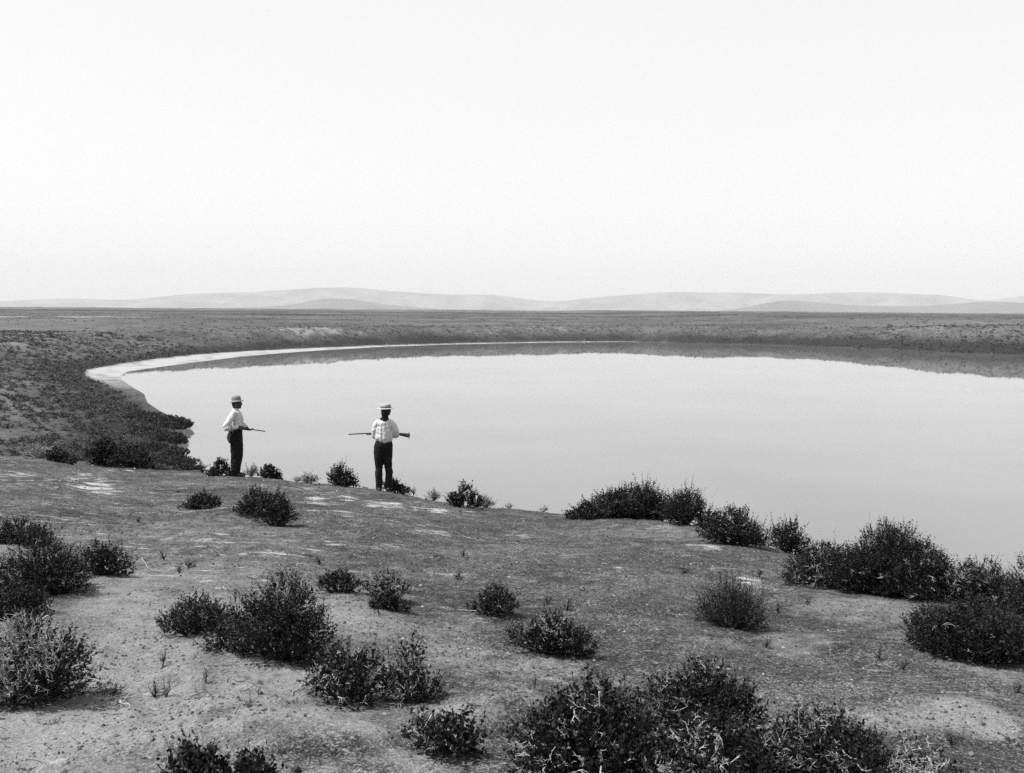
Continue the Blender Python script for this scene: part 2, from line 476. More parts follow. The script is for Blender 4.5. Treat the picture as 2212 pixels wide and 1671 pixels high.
def near_attrs(x, y, rsand):
    salt = .85 * patch_field(SALT_E, x, y, 0.5, 1.25) * (0.75 + 0.5 * noise2(x / .25, y / .25))
    sand = patch_field(SAND_E, x, y, 0.4, 1.0)
    r = np.hypot(x, y)
    salt = np.maximum(salt, (0.14 + 0.30 * fbm(x / 3.5 + 4, y / 2.0, 3)) * sstep(6, 11, r) * sstep(4, -3, x - .25 * y + 4))
    sand = sand + 0.62 * sstep(0.04, -0.30, np.arctan2(x, y)) * sstep(16, 9, r) + 0.25 * fbm(x / 2.2, y / 1.2, 3)  # paler to the left: fine sand, with stronger sunlight put into its tone
    return np.clip(salt, 0, 1.2), np.clip(sand + rsand - 0.12, -0.6, 1.2)
def far_attrs(x, y, rsand):
    D = shore_dist(x, y); wb = beach_width(x, y)
    rr = np.hypot(x, y); az = np.arctan2(x, y)
    corner = np.exp(-(((x + 150) / 75) ** 2 + ((y - 500) / 150) ** 2))
    beach = sstep(wb + 3, wb - 2, D) * (D > -3) * (1.0 + .5 * fbm(x / 9, y / 9, 3)) * np.clip(corner * 1.6 + 0.75 * sstep(120, 60, x) * sstep(560, 640, y) , 0, 1)
    rim = np.exp(-((D - wb - 30) / 14) ** 2) * (0.45 + 0.6 * fbm(x / 5, y / 9, 4, .85)) * sstep(420, 620, y) * (.45 + .9 * sstep(-.5, .5, fbm(x / 120 + 2, y / 120, 2)))
    rim2 = np.exp(-((D - wb - 80) / 30) ** 2) * (0.25 + 0.7 * fbm(x / 22, y / 22, 4, .7)) * left_mask(x, y)
    playa = np.exp(-(((rr - 1330 - 60 * np.sin(az * 20)) / 45) ** 2)) * sstep(-.27, -.36, az) * .8
    streak = np.exp(-(((rr - 980) / 50) ** 2)) * sstep(.36, .42, az) * .5
    patch = np.exp(-(((x - 245) / 22) ** 2 + ((y - 640) / 9) ** 2)) * 1.2
    salt = np.clip(np.maximum.reduce([beach, rim * 0.62 * (.35 + .65 * sstep(130, -10, x)), rim2 * 0.55, playa, streak, patch]), 0, 1.2)
    dark = 0.7 * np.exp(-((D - wb - 8) / 10) ** 2) * (D > 0) + 0.9 * sstep(210, 310, x) * sstep(26, 4, D)
    dark += 0.5 * np.exp(-((rr - 2600) / 350) ** 2) + 0.45 * np.exp(-((rr - 1750) / 120) ** 2) + .3 * np.exp(-((rr - 1400) / 70) ** 2) * sstep(-.1, .2, az) + .0 * rr
    return salt, dark
R_NEAR = np.concatenate([np.geomspace(1.2, 32, 400), np.geomspace(33, 70, 30)])
near_obj = tag(polar('ground', R_NEAR, True, M_GROUND, near_attrs), kind='structure')
far_obj = tag(polar('plain', np.concatenate([np.geomspace(70, 545, 150), np.linspace(549, 1000, 136), np.geomspace(1010, 8200, 64)]), False, M_SCRUB, far_attrs), kind='structure')

xs = np.linspace(-900, 900, 3); ys = np.linspace(-100, 1200, 3)
wv = np.array([[x, y, 0.0] for y in ys for x in xs]); wf = np.array([[j * 3 + i, j * 3 + i + 1, j * 3 + i + 4, j * 3 + i + 3] for j in range(2) for i in range(2)])
tag(link('lake_water', np_mesh('lake_water', wv, wf), M_WATER), kind='structure')

def mountain(name, prof, dist, depth, amp, seed, mat):
    """a range standing at dist metres: skyline heights follow the profile, spurs and gullies run down both flanks"""
    us = np.linspace(prof[0][0] - 0, prof[-1][0], 480)
    vs = np.interp(us, [p[0] for p in prof], [p[1] for p in prof])
    w = np.ones(15) / 15; vs = np.convolve(np.pad(vs, 7, mode='edge'), w, mode='valid')
    az = np.arctan((us - CU) / FPX)
    eye = 664.0 + (us - CU) * 0.0078
    top = CAM_Z + (eye - vs) / FPX * dist
    rows = np.linspace(-1, 1, 31)
    V = []
    for k, t in enumerate(rows):
        rr = dist + t * depth
        fall = np.clip(1 - abs(t), 0, 1) ** 1.3
        x = rr * np.tan(az); y = np.full_like(x, rr)
        base = -125.0
        nz = fbm(x / 1500 + seed, y / 1500, 5, 0.55)
        z = base + (top - base) * fall + amp * np.clip((top - base) / 520, 0, 1) ** 1.5 * nz * (1 - fall) * fall * 4 + amp * .10 * np.clip(abs(t) * 2.5, 0.04, 1) * fbm(x / 580, y / 580 + seed, 3)
        z = np.minimum(z, base + (top - base) * (1 - .4 * abs(t)) + 1.5)
        V.append(np.stack([x, y, z], 1))
    V = np.concatenate(V); n = len(us)
    i = np.arange(30)[:, None] * n; j = np.arange(n - 1)[None, :]
    q = np.stack([i + j, i + j + 1, i + n + j + 1, i + n + j], -1).reshape(-1, 4)
    return tag(link(name, np_mesh(name, V, q, smooth=True), mat), kind='structure')
BACK = [(-500, 640), (-250, 655), (0, 652), (60, 648), (180, 645), (260, 650), (370, 640), (440, 632), (500, 634), (600, 628), (690, 622),
        (770, 621), (820, 628), (900, 633), (960, 637), (1010, 637), (1060, 636), (1110, 642), (1150, 650), (1200, 654), (1250, 646),
        (1300, 641), (1380, 636), (1445, 630), (1520, 633), (1590, 632), (1640, 635), (1700, 637), (1760, 635), (1830, 632), (1900, 632),
        (1960, 636), (2020, 636), (2060, 641), (2100, 650), (2130, 652), (2180, 643), (2212, 638), (2400, 625), (2700, 640)]
FRONT = [(-500, 675), (500, 666), (620, 662), (690, 646), (715, 641), (745, 646), (820, 657), (930, 668), (1500, 676), (1590, 668), (1640, 660), (1660, 649),
         (1720, 649), (1790, 657), (1850, 661), (2000, 662), (2080, 655), (2140, 650), (2212, 656), (2700, 668)]
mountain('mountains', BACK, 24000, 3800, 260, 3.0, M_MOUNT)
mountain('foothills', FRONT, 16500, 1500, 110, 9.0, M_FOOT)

# the summer haze over the plain
hz = bpy.data.meshes.new('haze')
def box_mesh(me, lo, hi):
    v = [(x, y, z) for x in (lo[0], hi[0]) for y in (lo[1], hi[1]) for z in (lo[2], hi[2])]
    f = [(0, 1, 3, 2), (4, 6, 7, 5), (0, 4, 5, 1), (2, 3, 7, 6), (0, 2, 6, 4), (1, 5, 7, 3)]
    me.from_pydata(v, [], f); me.update()
box_mesh(hz, (-24000, -9000, -175), (24000, 29000, 640))
hm = bpy.data.materials.new('haze'); hm.use_nodes = True
hn, hl = hm.node_tree.nodes, hm.node_tree.links
hn.clear()
ho = hn.new('ShaderNodeOutputMaterial'); hv = hn.new('ShaderNodeVolumePrincipled')
hv.inputs['Color'].default_value = (0.70, 0.70, 0.70, 1)
hv.inputs['Density'].default_value = 5.2e-5
hl.new(hv.outputs[0], ho.inputs['Volume'])
tag(link('haze', hz, hm), kind='stuff')

# ------------------------------------------------------------------ shrubs
def unit(a):
    return a / np.maximum(np.linalg.norm(a, axis=-1, keepdims=True), 1e-9)
def perp(d):
    a = np.where(np.abs(d[:, 2:3]) < 0.9, np.array([[0, 0, 1.0]]), np.array([[1.0, 0, 0]]))
    p = unit(np.cross(d, a)); return p, np.cross(d, p)
def tubes(P, rad, sides=3):
    """P (n,k,3) centre lines, rad (n,k) radii -> verts, quads"""
    n, k, _ = P.shape
    t = unit(np.gradient(P, axis=1) if k > 2 else np.repeat(P[:, 1:] - P[:, :1], 2, 1))
    a, b = perp(t.reshape(-1, 3)); a = a.reshape(n, k, 1, 3); b = b.reshape(n, k, 1, 3)
    an = np.arange(sides) * 2 * math.pi / sides
    V = P[:, :, None] + rad[:, :, None, None] * (np.cos(an)[None, None, :, None] * a + np.sin(an)[None, None, :, None] * b)
    base = (np.arange(n) * k * sides)[:, None, None]
    i = (np.arange(k - 1) * sides)[None, :, None]; s = np.arange(sides)[None, None, :]; s2 = (s + 1) % sides
    q = np.stack([base + i + s, base + i + s2, base + i + sides + s2, base + i + sides + s], -1).reshape(-1, 4)
    return V.reshape(-1, 3), q
class Acc:
    def __init__(self): self.v = []; self.f = []; self.n = 0; self.a = []
    def add(self, v, f, shade=None):
        self.v.append(v); self.f.append(f + self.n); self.n += len(v)
        self.a.append(np.zeros(len(v)) if shade is None else shade)
    def build(self, name, mat, parent=None, smooth=False):
        me = np_mesh(name, np.concatenate(self.v), np.concatenate(self.f), {'shade': np.concatenate(self.a)}, smooth)
        return link(name, me, mat, parent)

def shrub(W, Dp, H, seed, leaf=0.022, shoots=700, per=9, upright=0.35, lobes=6, dead=0, dead_side=None, spiky=0.0,
          fill=0.55, leafy=1.0, lw=0.29, open_=0.0):
    """returns (stems, foliage, dead twigs) accumulators, root at the origin; front is -Y"""
    g = np.random.default_rng(seed)
    sc = W
    C, Rr = [], []
    for i in range(lobes):
        a = 2 * math.pi * (i + g.uniform(-.3, .3)) / max(lobes - 1, 1); rad = 0.0 if i == 0 else g.uniform(.22, .38)
        hgt = H * (0.56 if i == 0 else g.uniform(.08, .44))
        rx = W * (g.uniform(.19, .30) if lobes > 3 else .42); rz = H * g.uniform(.26, .46)
        if i == 0: rz = H * .42; rx = W * .28
        C.append((math.cos(a) * rad * W, math.sin(a) * rad * Dp, hgt)); Rr.append((rx, rx * Dp / W, max(rz, H * .2)))
    C, Rr = np.array(C), np.array(Rr)
    pr = (Rr[:, 0] * Rr[:, 1] * Rr[:, 2]) ** .6; pr /= pr.sum()
    n = int(shoots)
    k = g.choice(lobes, n, p=pr)
    d = unit(g.normal(size=(n, 3)) + np.array([0, 0, .25]))
    rho = 1 - fill * g.random(n) ** 1.6
    rho *= 1 + .30 * noise2(d[:, 0] * 2.3 + k * 7.7 + seed, d[:, 1] * 2.3 + d[:, 2] * 3.1)
    p = C[k] + rho[:, None] * d * Rr[k]
    low = p[:, 2] < 0.05 * H
    p[low, 2] = g.uniform(.02, .22, low.sum()) * H
    out_ = p / np.array([W, Dp, H * 1.2]); out_[:, 2] += .05
    sd = unit(.55 * d + .7 * unit(out_) + np.array([0, 0, upright]) + g.normal(size=(n, 3)) * .33)
    L = (0.10 + .05 * g.random(n)) * (H ** .5) * (.9 + spiky * g.random(n) * 2.2)
    L *= np.clip(leaf / .022, .75, 1.6) ** .5
    L *= np.where(g.random(n) < .10, g.uniform(1.3, 2.1, n), 1.0)
    # leafy shoots
    fo = Acc(); st = Acc(); de = Acc()
    m = per
    bend = g.normal(size=(n, 3)) * .12 + np.array([0, 0, .10])
    t = (np.arange(m) + .5) / m
    keep = g.random((n, m)) < leafy
    pos = p[:, None] + sd[:, None] * (L[:, None, None] * t[None, :, None]) + bend[:, None] * (L[:, None, None] * t[None, :, None] ** 2)
    ld = unit(sd[:, None] * .55 + g.normal(size=(n, m, 3)) * .62)
    ll = leaf * (0.55 + .8 * g.random((n, m))) * (1.1 - .45 * t[None])
    pos, ld, ll = pos[keep], ld[keep], ll[keep]
    sx, sy = perp(ld); ang = g.uniform(0, math.pi, len(pos))[:, None]
    side = sx * np.cos(ang) + sy * np.sin(ang); nor = np.cross(ld, side)
    w = (ll * lw)[:, None]; l_ = ll[:, None]
    V = np.stack([pos, pos + ld * l_ * .5 + side * w + nor * w * .3, pos + ld * l_, pos + ld * l_ * .5 - side * w + nor * w * .3], 1).reshape(-1, 3)
    V[:, 2] = np.maximum(V[:, 2], -0.02)
    q = np.arange(len(pos) * 4).reshape(-1, 4)
    sh = np.clip(np.repeat(g.random(len(pos)) * .8 + .2 * g.random(), 4), 0, 1)
    fo.add(V, q, sh)
    # the thin wood of the shoots
    P2 = np.stack([p, p + sd * L[:, None] * .95 + bend * L[:, None] * .9], 1)[g.random(n) < .6]
    r0 = np.repeat(np.array([[.05, .02]]), len(P2), 0) * leaf * 1.5
    v, f = tubes(P2, r0); st.add(v, f)
    # limbs from the root to the lobes, branchlets from the limbs to the shoots
    nb = lobes * 4
    kb = np.arange(nb) % lobes
    tip = C[kb] + g.normal(size=(nb, 3)) * Rr[kb] * .35
    tip[:, 2] = np.maximum(tip[:, 2], .06 * H)
    root = g.normal(size=(nb, 3)) * np.array([.05 * W, .05 * Dp, 0]) + np.array([0, 0, -.03])
    tt = np.linspace(0, 1, 6)[None, :, None]
    ctrl = root * .55 + tip * .45 + np.stack([tip[:, 0] * .12, tip[:, 1] * .12, -.10 * H * np.ones(nb)], 1) + g.normal(size=(nb, 3)) * .05 * W
    ctrl[:, 2] = np.maximum(ctrl[:, 2], .05 * H)
    B = (1 - tt) ** 2 * root[:, None] + 2 * tt * (1 - tt) * ctrl[:, None] + tt ** 2 * tip[:, None]
    B = B + g.normal(size=B.shape) * .012 * W * tt
    rb = np.linspace(1, .35, 6)[None] * (.010 + .012 * g.random((nb, 1))) * (W ** .5)
    v, f = tubes(B, np.repeat(rb, 1, 0), 5); st.add(v, f)
    sel = np.nonzero(g.random(n) < .25)[0]
    node = B[:, 2:].reshape(-1, 3); nk = np.repeat(kb, 4)
    best = np.zeros(len(sel), int)
    for kk in range(lobes):
        ms = np.nonzero(k[sel] == kk)[0]; cand = np.nonzero(nk == kk)[0]
        if len(ms): best[ms] = cand[g.integers(0, len(cand), len(ms))]
    a = node[best]; b_ = p[sel]
    mid = (a + b_) / 2 + g.normal(size=a.shape) * .03 * W + np.array([0, 0, -.02 * H])
    mid[:, 2] = np.maximum(mid[:, 2], .03 * H)
    rr = np.repeat(np.array([[.0045, .0035, .002]]), len(sel), 0) * (W ** .4) * np.clip(leaf / .022, .8, 1.6)
    v, f = tubes(np.stack([a, mid, b_], 1), rr); st.add(v, f)
    # bleached dead twigs, forking, standing out of the shell on one side
    if dead:
        dl = np.array(dead_side if dead_side is not None else (-.4, -.8, .5), float)
        dk = g.choice(lobes, dead * 4)
        dd = unit(g.normal(size=(dead * 4, 3)) * .75 + unit(dl) * 1.0)
        o = C[dk] + dd * Rr[dk] * g.uniform(.62, 1.0, (dead * 4, 1))
        score = (o / np.array([W, Dp, H])) @ unit(dl) + g.normal(size=dead * 4) * .18
        ix = np.argsort(-score)[:dead]; o, dd = o[ix], dd[ix]
        o[:, 2] = np.maximum(o[:, 2], .03 * H)
        ax = unit(dd * .6 + np.array([0, 0, .35]) + g.normal(size=dd.shape) * .55)
        LL = (.055 + .085 * g.random(dead) ** 1.5) * (H ** .5)
        def seg(o, ax, LL, r):
            e = o + ax * LL[:, None]; mm = (o + e) / 2 + g.normal(size=o.shape) * .10 * LL[:, None]
            Pp = np.stack([o, mm, e], 1); Pp[..., 2] = np.maximum(Pp[..., 2], .01)
            v, f = tubes(Pp, np.repeat(np.array([[1, .8, .4]]), len(o), 0) * r, 3)
            de.add(v, f); return Pp
        r = .0030 * np.clip(leaf / .022, .8, 1.5)
        PP = seg(o, ax, LL, r)
        for q_ in range(4):
            tq = g.uniform(.25, .9, dead)[:, None]
            oo = np.where(tq < .5, PP[:, 0] + (PP[:, 1] - PP[:, 0]) * tq * 2, PP[:, 1] + (PP[:, 2] - PP[:, 1]) * (tq * 2 - 1))
            a2 = unit(ax + g.normal(size=ax.shape) * .8)
            seg(oo, a2, LL * g.uniform(.3, .65, dead), r * .65)
    return st, fo, de

def sit(u, v_base, w_px, v_top, depth=0.85):
    """where a shrub whose front foot is at (u, v_base) stands, and its size in metres"""
    f = ground(u, v_base)
    d0 = math.hypot(f[0], f[1]); W = w_px * d0 / FPX; Dp = W * depth
    dirv = f[:2] / d0
    c = f[:2] + dirv * Dp * .40
    # never push the root past the brow of the hill more than needed
    z = float(height(c[0], c[1]))
    _, vc, zc = project((c[0], c[1], z))
    H = max(.90 * (vc - v_top) * zc / FPX, .10)
    return (c[0], c[1], z), W, Dp, H, math.atan2(-dirv[0], dirv[1])

def drape(acc, loc, rz, H):
    """let the low growth follow the fall of the ground round the root"""
    for i, v in enumerate(acc.v):
        x = loc[0] + v[:, 0] * math.cos(rz) - v[:, 1] * math.sin(rz); y = loc[1] + v[:, 0] * math.sin(rz) + v[:, 1] * math.cos(rz)
        acc.v[i] = v + np.stack([0 * x, 0 * x, (height(x, y) - loc[2]) * np.clip(1 - .7 * v[:, 2] / H, .2, 1)], 1)

_seed = [100]
def place_shrub(label, u, v_base, w_px, v_top, mat=None, name='desert_shrub', cat='shrub', group='dark shrubs scattered over the near slope',
                dens=1.0, twig_mat=None, dead_mat=None, **kw):
    _seed[0] += 1
    loc, W, Dp, H, rz = sit(u, v_base, w_px, v_top, kw.pop('depth', .85))
    dist = math.hypot(loc[0], loc[1])
    leaf = kw.pop('leaf', max(.021, .0021 * dist ** 1.02))
    area = W * H + W * Dp
    sh = int(np.clip(dens * 1500 * area / (leaf / .022) ** 1.5, 160, 6500))
    st, fo, de = shrub(W * .92, Dp * .92, H, _seed[0], leaf=leaf, shoots=sh, **kw)
    for a_ in (st, fo, de): drape(a_, loc, rz, H)
    e = tag(empty(name, loc, rz), label, cat, group)
    st.build('stems', twig_mat or M_WOOD, e)
    tag(fo.build('foliage', mat or M_LEAF, e), kind='stuff')
    if de.n: tag(de.build('dead_twigs', dead_mat or M_DEAD, e), kind='stuff')
    return e

# right foreground thicket along the bottom edge
place_shrub('tall dark twiggy shrub at the bottom edge, left half of the big foreground thicket', 1275, 1730, 340, 1455, dens=1.8, lobes=9, dead=90, leaf=.024)
place_shrub('round topped dark shrub rising highest behind the big foreground thicket', 1525, 1612, 225, 1418, dens=1.7, lobes=7, dead=35, leaf=.022)
place_shrub('dark foreground shrub full of bleached forked twigs, bottom edge of the thicket', 1530, 1745, 360, 1540, dens=1.7, lobes=8, dead=230, leaf=.023)
place_shrub('low dark shrub with pale twigs, right shoulder of the foreground thicket', 1765, 1715, 290, 1525, dens=1.4, lobes=8, dead=120, leaf=.022)
place_shrub('half dead grey shrub of bare forked twigs at the right end of the foreground thicket', 1985, 1725, 230, 1585, dens=.35, lobes=6, dead=150, leaf=.02, leafy=.7)
place_shrub('small tangle of bleached dead twigs at the left foot of the foreground thicket', 1160, 1715, 120, 1628, dens=.25, lobes=4, dead=70, leaf=.02, name='dead_shrub', group='dead bleached shrubs')
# middle of the slope
place_shrub('dark ragged shrub with an open hollow, left one of the close middle pair', 752, 1528, 172, 1388, lobes=6, dead=40, leaf=.024, spiky=.25)
place_shrub('dark shrub leaning right with pale stems below, right one of the close pair', 888, 1532, 112, 1392, lobes=5, dead=26, leaf=.024, spiky=.25, upright=.5)
place_shrub('small dark shrub with thick spreading shoots standing alone below the close pair', 968, 1642, 158, 1548, lobes=5, dead=26, leaf=.028, spiky=.35, dens=.7)
place_shrub('broad round dark shrub, the biggest one on the left middle of the slope', 618, 1440, 225, 1222, lobes=8, dead=26, leaf=.020, dead_side=(.9, -.4, .1), dens=1.2)
place_shrub('low grey green spreading shrub against the left side of the biggest round shrub', 425, 1378, 178, 1286, lobes=6, dead=14, leaf=.020, mat=M_LEAF2)
place_shrub('low grey shrub at the front foot of the biggest round shrub', 515, 1418, 135, 1322, lobes=5, dead=16, leaf=.020, mat=M_LEAF2)
place_shrub('small dark shrub just behind the right side of the biggest round shrub', 735, 1285, 92, 1230, lobes=4, dead=6)
place_shrub('bleached dead shrub with a dark rim right of the biggest round shrub', 832, 1302, 96, 1238, lobes=4, dead=90, dens=.5, dead_side=(-.2, -.3, .9), name='dead_shrub', group='dead bleached shrubs', spiky=.3)
place_shrub('flat dark shrub lying under the bleached dead shrub', 838, 1322, 96, 1282, lobes=4, dens=1.1)
place_shrub('small upright dark shrub in the middle of the slope throwing a shadow to its right', 1070, 1338, 106, 1262, lobes=5, dead=8, upright=.6)
place_shrub('domed dark shrub with grey twigs on its crown below the small upright one', 1197, 1425, 186, 1322, lobes=7, dead=60, dead_side=(.0, -.5, .9), dens=1.1)
place_shrub('lone broom shaped shrub of upright shoots on the right middle of the slope', 1578, 1362, 145, 1250, lobes=6, upright=1.0, spiky=.9, leaf=.017, dens=1.0, mat=M_LEAF, lw=.25)
# left edge
place_shrub('dark leafy shrub at the upper left edge of the slope', 35, 1178, 120, 1122, lobes=5)
place_shrub('wide loose dark shrub on the left edge below the bare brow', 92, 1292, 200, 1128, lobes=8, dead=16, leaf=.021)
place_shrub('round dark shrub with pale roots, right neighbour of the wide left edge shrub', 222, 1248, 118, 1166, lobes=6, dead=14)
place_shrub('dark shrub at the left edge between the wide and the bleached one', 32, 1345, 165, 1262, lobes=6, dead=8)
place_shrub('large half bleached shrub of tangled pale twigs at the lower left edge', 70, 1535, 225, 1312, lobes=8, dead=330, dens=.95, dead_side=(-.5, -.5, .7), leaf=.021, mat=M_LEAF2)
# bottom left
place_shrub('dark shrub tip poking up at the bottom edge, left of the stone', 425, 1725, 150, 1622, lobes=5, leaf=.03, spiky=.2, dead=8, dens=.7)
place_shrub('smaller dark shrub tip at the bottom edge beside the stone', 545, 1725, 110, 1648, lobes=4, leaf=.03, spiky=.2, dead=12, dens=.7)
# right edge mass
place_shrub('low left wing of the big right thicket, with pale twigs at its foot', 1780, 1272, 190, 1165, lobes=7, dead=150, dead_side=(.2, -.9, .1))
place_shrub('tallest domed shrub of the big dark thicket on the right brow', 1915, 1292, 235, 1120, lobes=9, dead=26, dens=1.8, upright=.5)
place_shrub('dark shrub with grey tangled twigs at the right edge behind the black one', 2120, 1318, 210, 1200, lobes=7, dead=120)
place_shrub('black dense shrub at the right edge of the slope', 2105, 1440, 255, 1285, lobes=9, dead=10, dens=2.2, leaf=.021)
place_shrub('dark shrub cut off by the right edge above the grey twigs', 2222, 1345, 110, 1192, lobes=5)
place_shrub('leaning dark shrub between the domed thicket and the right edge', 2010, 1300, 120, 1180, lobes=5, dead=20, upright=.2)
# along the brow
brow = 'shrubs standing on the brow above the lake'
place_shrub('large loose shrub with a feathery tuft on the brow right of the centre', 1362, 1122, 215, 1048, lobes=7, group=brow, upright=.55)
place_shrub('tall feathery tuft growing out of the middle of the large brow shrub', 1392, 1118, 70, 1038, lobes=3, group=brow, upright=1.0, spiky=.6, dens=.8)
place_shrub('dark shrub with an upright tuft joining the large brow shrub to the next', 1486, 1138, 120, 1060, lobes=4, group=brow, upright=.6, spiky=.4)
place_shrub('low dark shoulder at the left end of the large brow shrub', 1268, 1124, 100, 1088, lobes=4, group=brow)
place_shrub('rounded grey streaked shrub sloping down the brow right of the large one', 1582, 1180, 150, 1090, lobes=6, group=brow, dead=8, upright=.6)
place_shrub('small dark shrub standing alone on the brow between the two right thickets', 1708, 1182, 88, 1127, lobes=4, group=brow, spiky=.3)
place_shrub('small dark shrub on the brow right of the man seen from behind', 1006, 1097, 72, 1045, lobes=4, group=brow, upright=.7)
place_shrub('dark shrub with an open top on the brow between the two men', 733, 1050, 74, 1007, lobes=4, group=brow, spiky=.4)
place_shrub('small dark shrub behind the legs of the man in profile', 477, 1022, 52, 994, lobes=4, group=brow)
place_shrub('small rounded dark shrub on the brow right of the man in profile', 580, 1032, 54, 1007, lobes=4, group=brow)
place_shrub('small dark shrub at the feet of the man seen from behind', 858, 1062, 46, 1037, lobes=3, group=brow)
place_shrub('small dark flat shrub below the man in profile', 436, 1102, 88, 1068, lobes=5)
place_shrub('double headed dark shrub on the bare brow below the man in profile', 556, 1118, 104, 1050, lobes=5, upright=.5)
place_shrub('right half of a dark pair leaning downhill below the man in profile', 598, 1138, 84, 1062, lobes=5, upright=.3)
place_shrub('small dark shrub on the left brow beside the pale dry bush', 125, 1000, 58, 970, lobes=4, group=brow, mat=M_LEAF2)
place_shrub('dark round shrub on the left brow, larger and darker of the two by the shore', 228, 988, 86, 944, lobes=5, group=brow)
place_shrub('grey round shrub on the left brow standing in front of the dark one', 293, 1008, 90, 962, lobes=5, group=brow, mat=M_LEAF2)

# dry pale plants on the brow and seedlings on the slope
def dry_plant(label, u, v_base, w_px, v_top, mat, n=26, leafy=.5, name='dry_plant', cat='plant', group='dry pale plants along the brow'):
    _seed[0] += 1
    g = np.random.default_rng(_seed[0])
    loc, W, Dp, H, rz = sit(u, v_base, w_px, v_top, .7)
    e = tag(empty(name, loc, rz), label, cat, group)
    st = Acc(); lf = Acc()
    a = g.uniform(0, 2 * math.pi, n); sp = g.random(n) ** .5
    tip = np.stack([np.cos(a) * sp * W * .5, np.sin(a) * sp * Dp * .5, H * (1 - .55 * sp ** 2) * g.uniform(.4, 1.0, n)], 1)
    root = g.normal(size=(n, 3)) * np.array([.015 * W, .015 * W, 0])
    mid = (root + tip) / 2 + g.normal(size=(n, 3)) * .07 * W + np.array([0, 0, .1 * H])
    P = np.stack([root, mid, tip], 1)
    dist = math.hypot(loc[0], loc[1]); r = .00028 * dist
    v, f = tubes(P, np.repeat(np.array([[1, .7, .3]]) * r, n, 0)); st.add(v, f)
    for k in range(3):
        t = g.uniform(.2, .9, n)[:, None]
        o = np.where(t < .5, root + (mid - root) * t * 2, mid + (tip - mid) * (t * 2 - 1))
        dv = unit(tip - root + g.normal(size=(n, 3)) * .35 * H) * (g.uniform(.18, .4, n) * H)[:, None]
        v, f = tubes(np.stack([o, o + dv * .5 + g.normal(size=(n, 3)) * .02 * H, o + dv], 1), np.repeat(np.array([[.6, .45, .2]]) * r, n, 0)); st.add(v, f)
        if leafy:
            m = int(n * leafy * 4); ii = g.integers(0, n, m); tt = g.random((m, 1))
            pos = o[ii] + dv[ii] * tt; ld = unit(g.normal(size=(m, 3)) + np.array([0, 0, .4])); ll = .0013 * dist * g.uniform(.6, 1.4, (m, 1))
            s_, _ = perp(ld)
            V = np.stack([pos, pos + ld * ll * .5 + s_ * ll * .3, pos + ld * ll, pos + ld * ll * .5 - s_ * ll * .3], 1).reshape(-1, 3)
            lf.add(V, np.arange(m * 4).reshape(-1, 4), np.repeat(g.random(m), 4))
    tag(st.build('stems', mat, e), kind='stuff')
    if lf.n: tag(lf.build('leaves', M_LEAF3 if mat in (M_DEAD,) else M_LEAF, e), kind='stuff')
    return e
dry_plant('pale dry bush on the left brow behind the small dark shrub', 84, 982, 70, 948, M_DEAD, 60, 1.2)
dry_plant('tiny bare branching plant left of the man in profile', 437, 1008, 26, 984, M_WOOD, 18, 0)
dry_plant('pale feathery plant at the heels of the man in profile', 543, 1030, 34, 996, M_DEAD, 34, .6)
dry_plant('pale dry bush on the brow left of the open topped shrub', 666, 1044, 52, 1018, M_DEAD, 60, 1.2)
dry_plant('wisp of dry grass beside the pale dry bush between the men', 640, 1042, 22, 1024, M_DEAD, 22, .2)
dry_plant('low pale dry plant on the brow right of the man seen from behind', 938, 1072, 40, 1052, M_DEAD, 40, .9)
dry_plant('pale dry bush leaning on the right side of a small dark brow shrub', 1050, 1090, 44, 1060, M_DEAD, 60, .9)
dry_plant('thin dark stalk with a seed head right of the man seen from behind', 893, 1066, 14, 1040, M_WOOD, 6, .4)
dry_plant('tiny grass tuft on the brow left of the large brow shrub', 1175, 1102, 26, 1092, M_DEAD, 24, .4)
dry_plant('pale dry plant on the brow behind the right thicket', 1790, 1178, 60, 1158, M_DEAD, 50, .9)
dry_plant('tiny grass tuft on the brow between the small shrub and the tiny tuft', 1100, 1096, 22, 1084, M_DEAD, 20, .3)
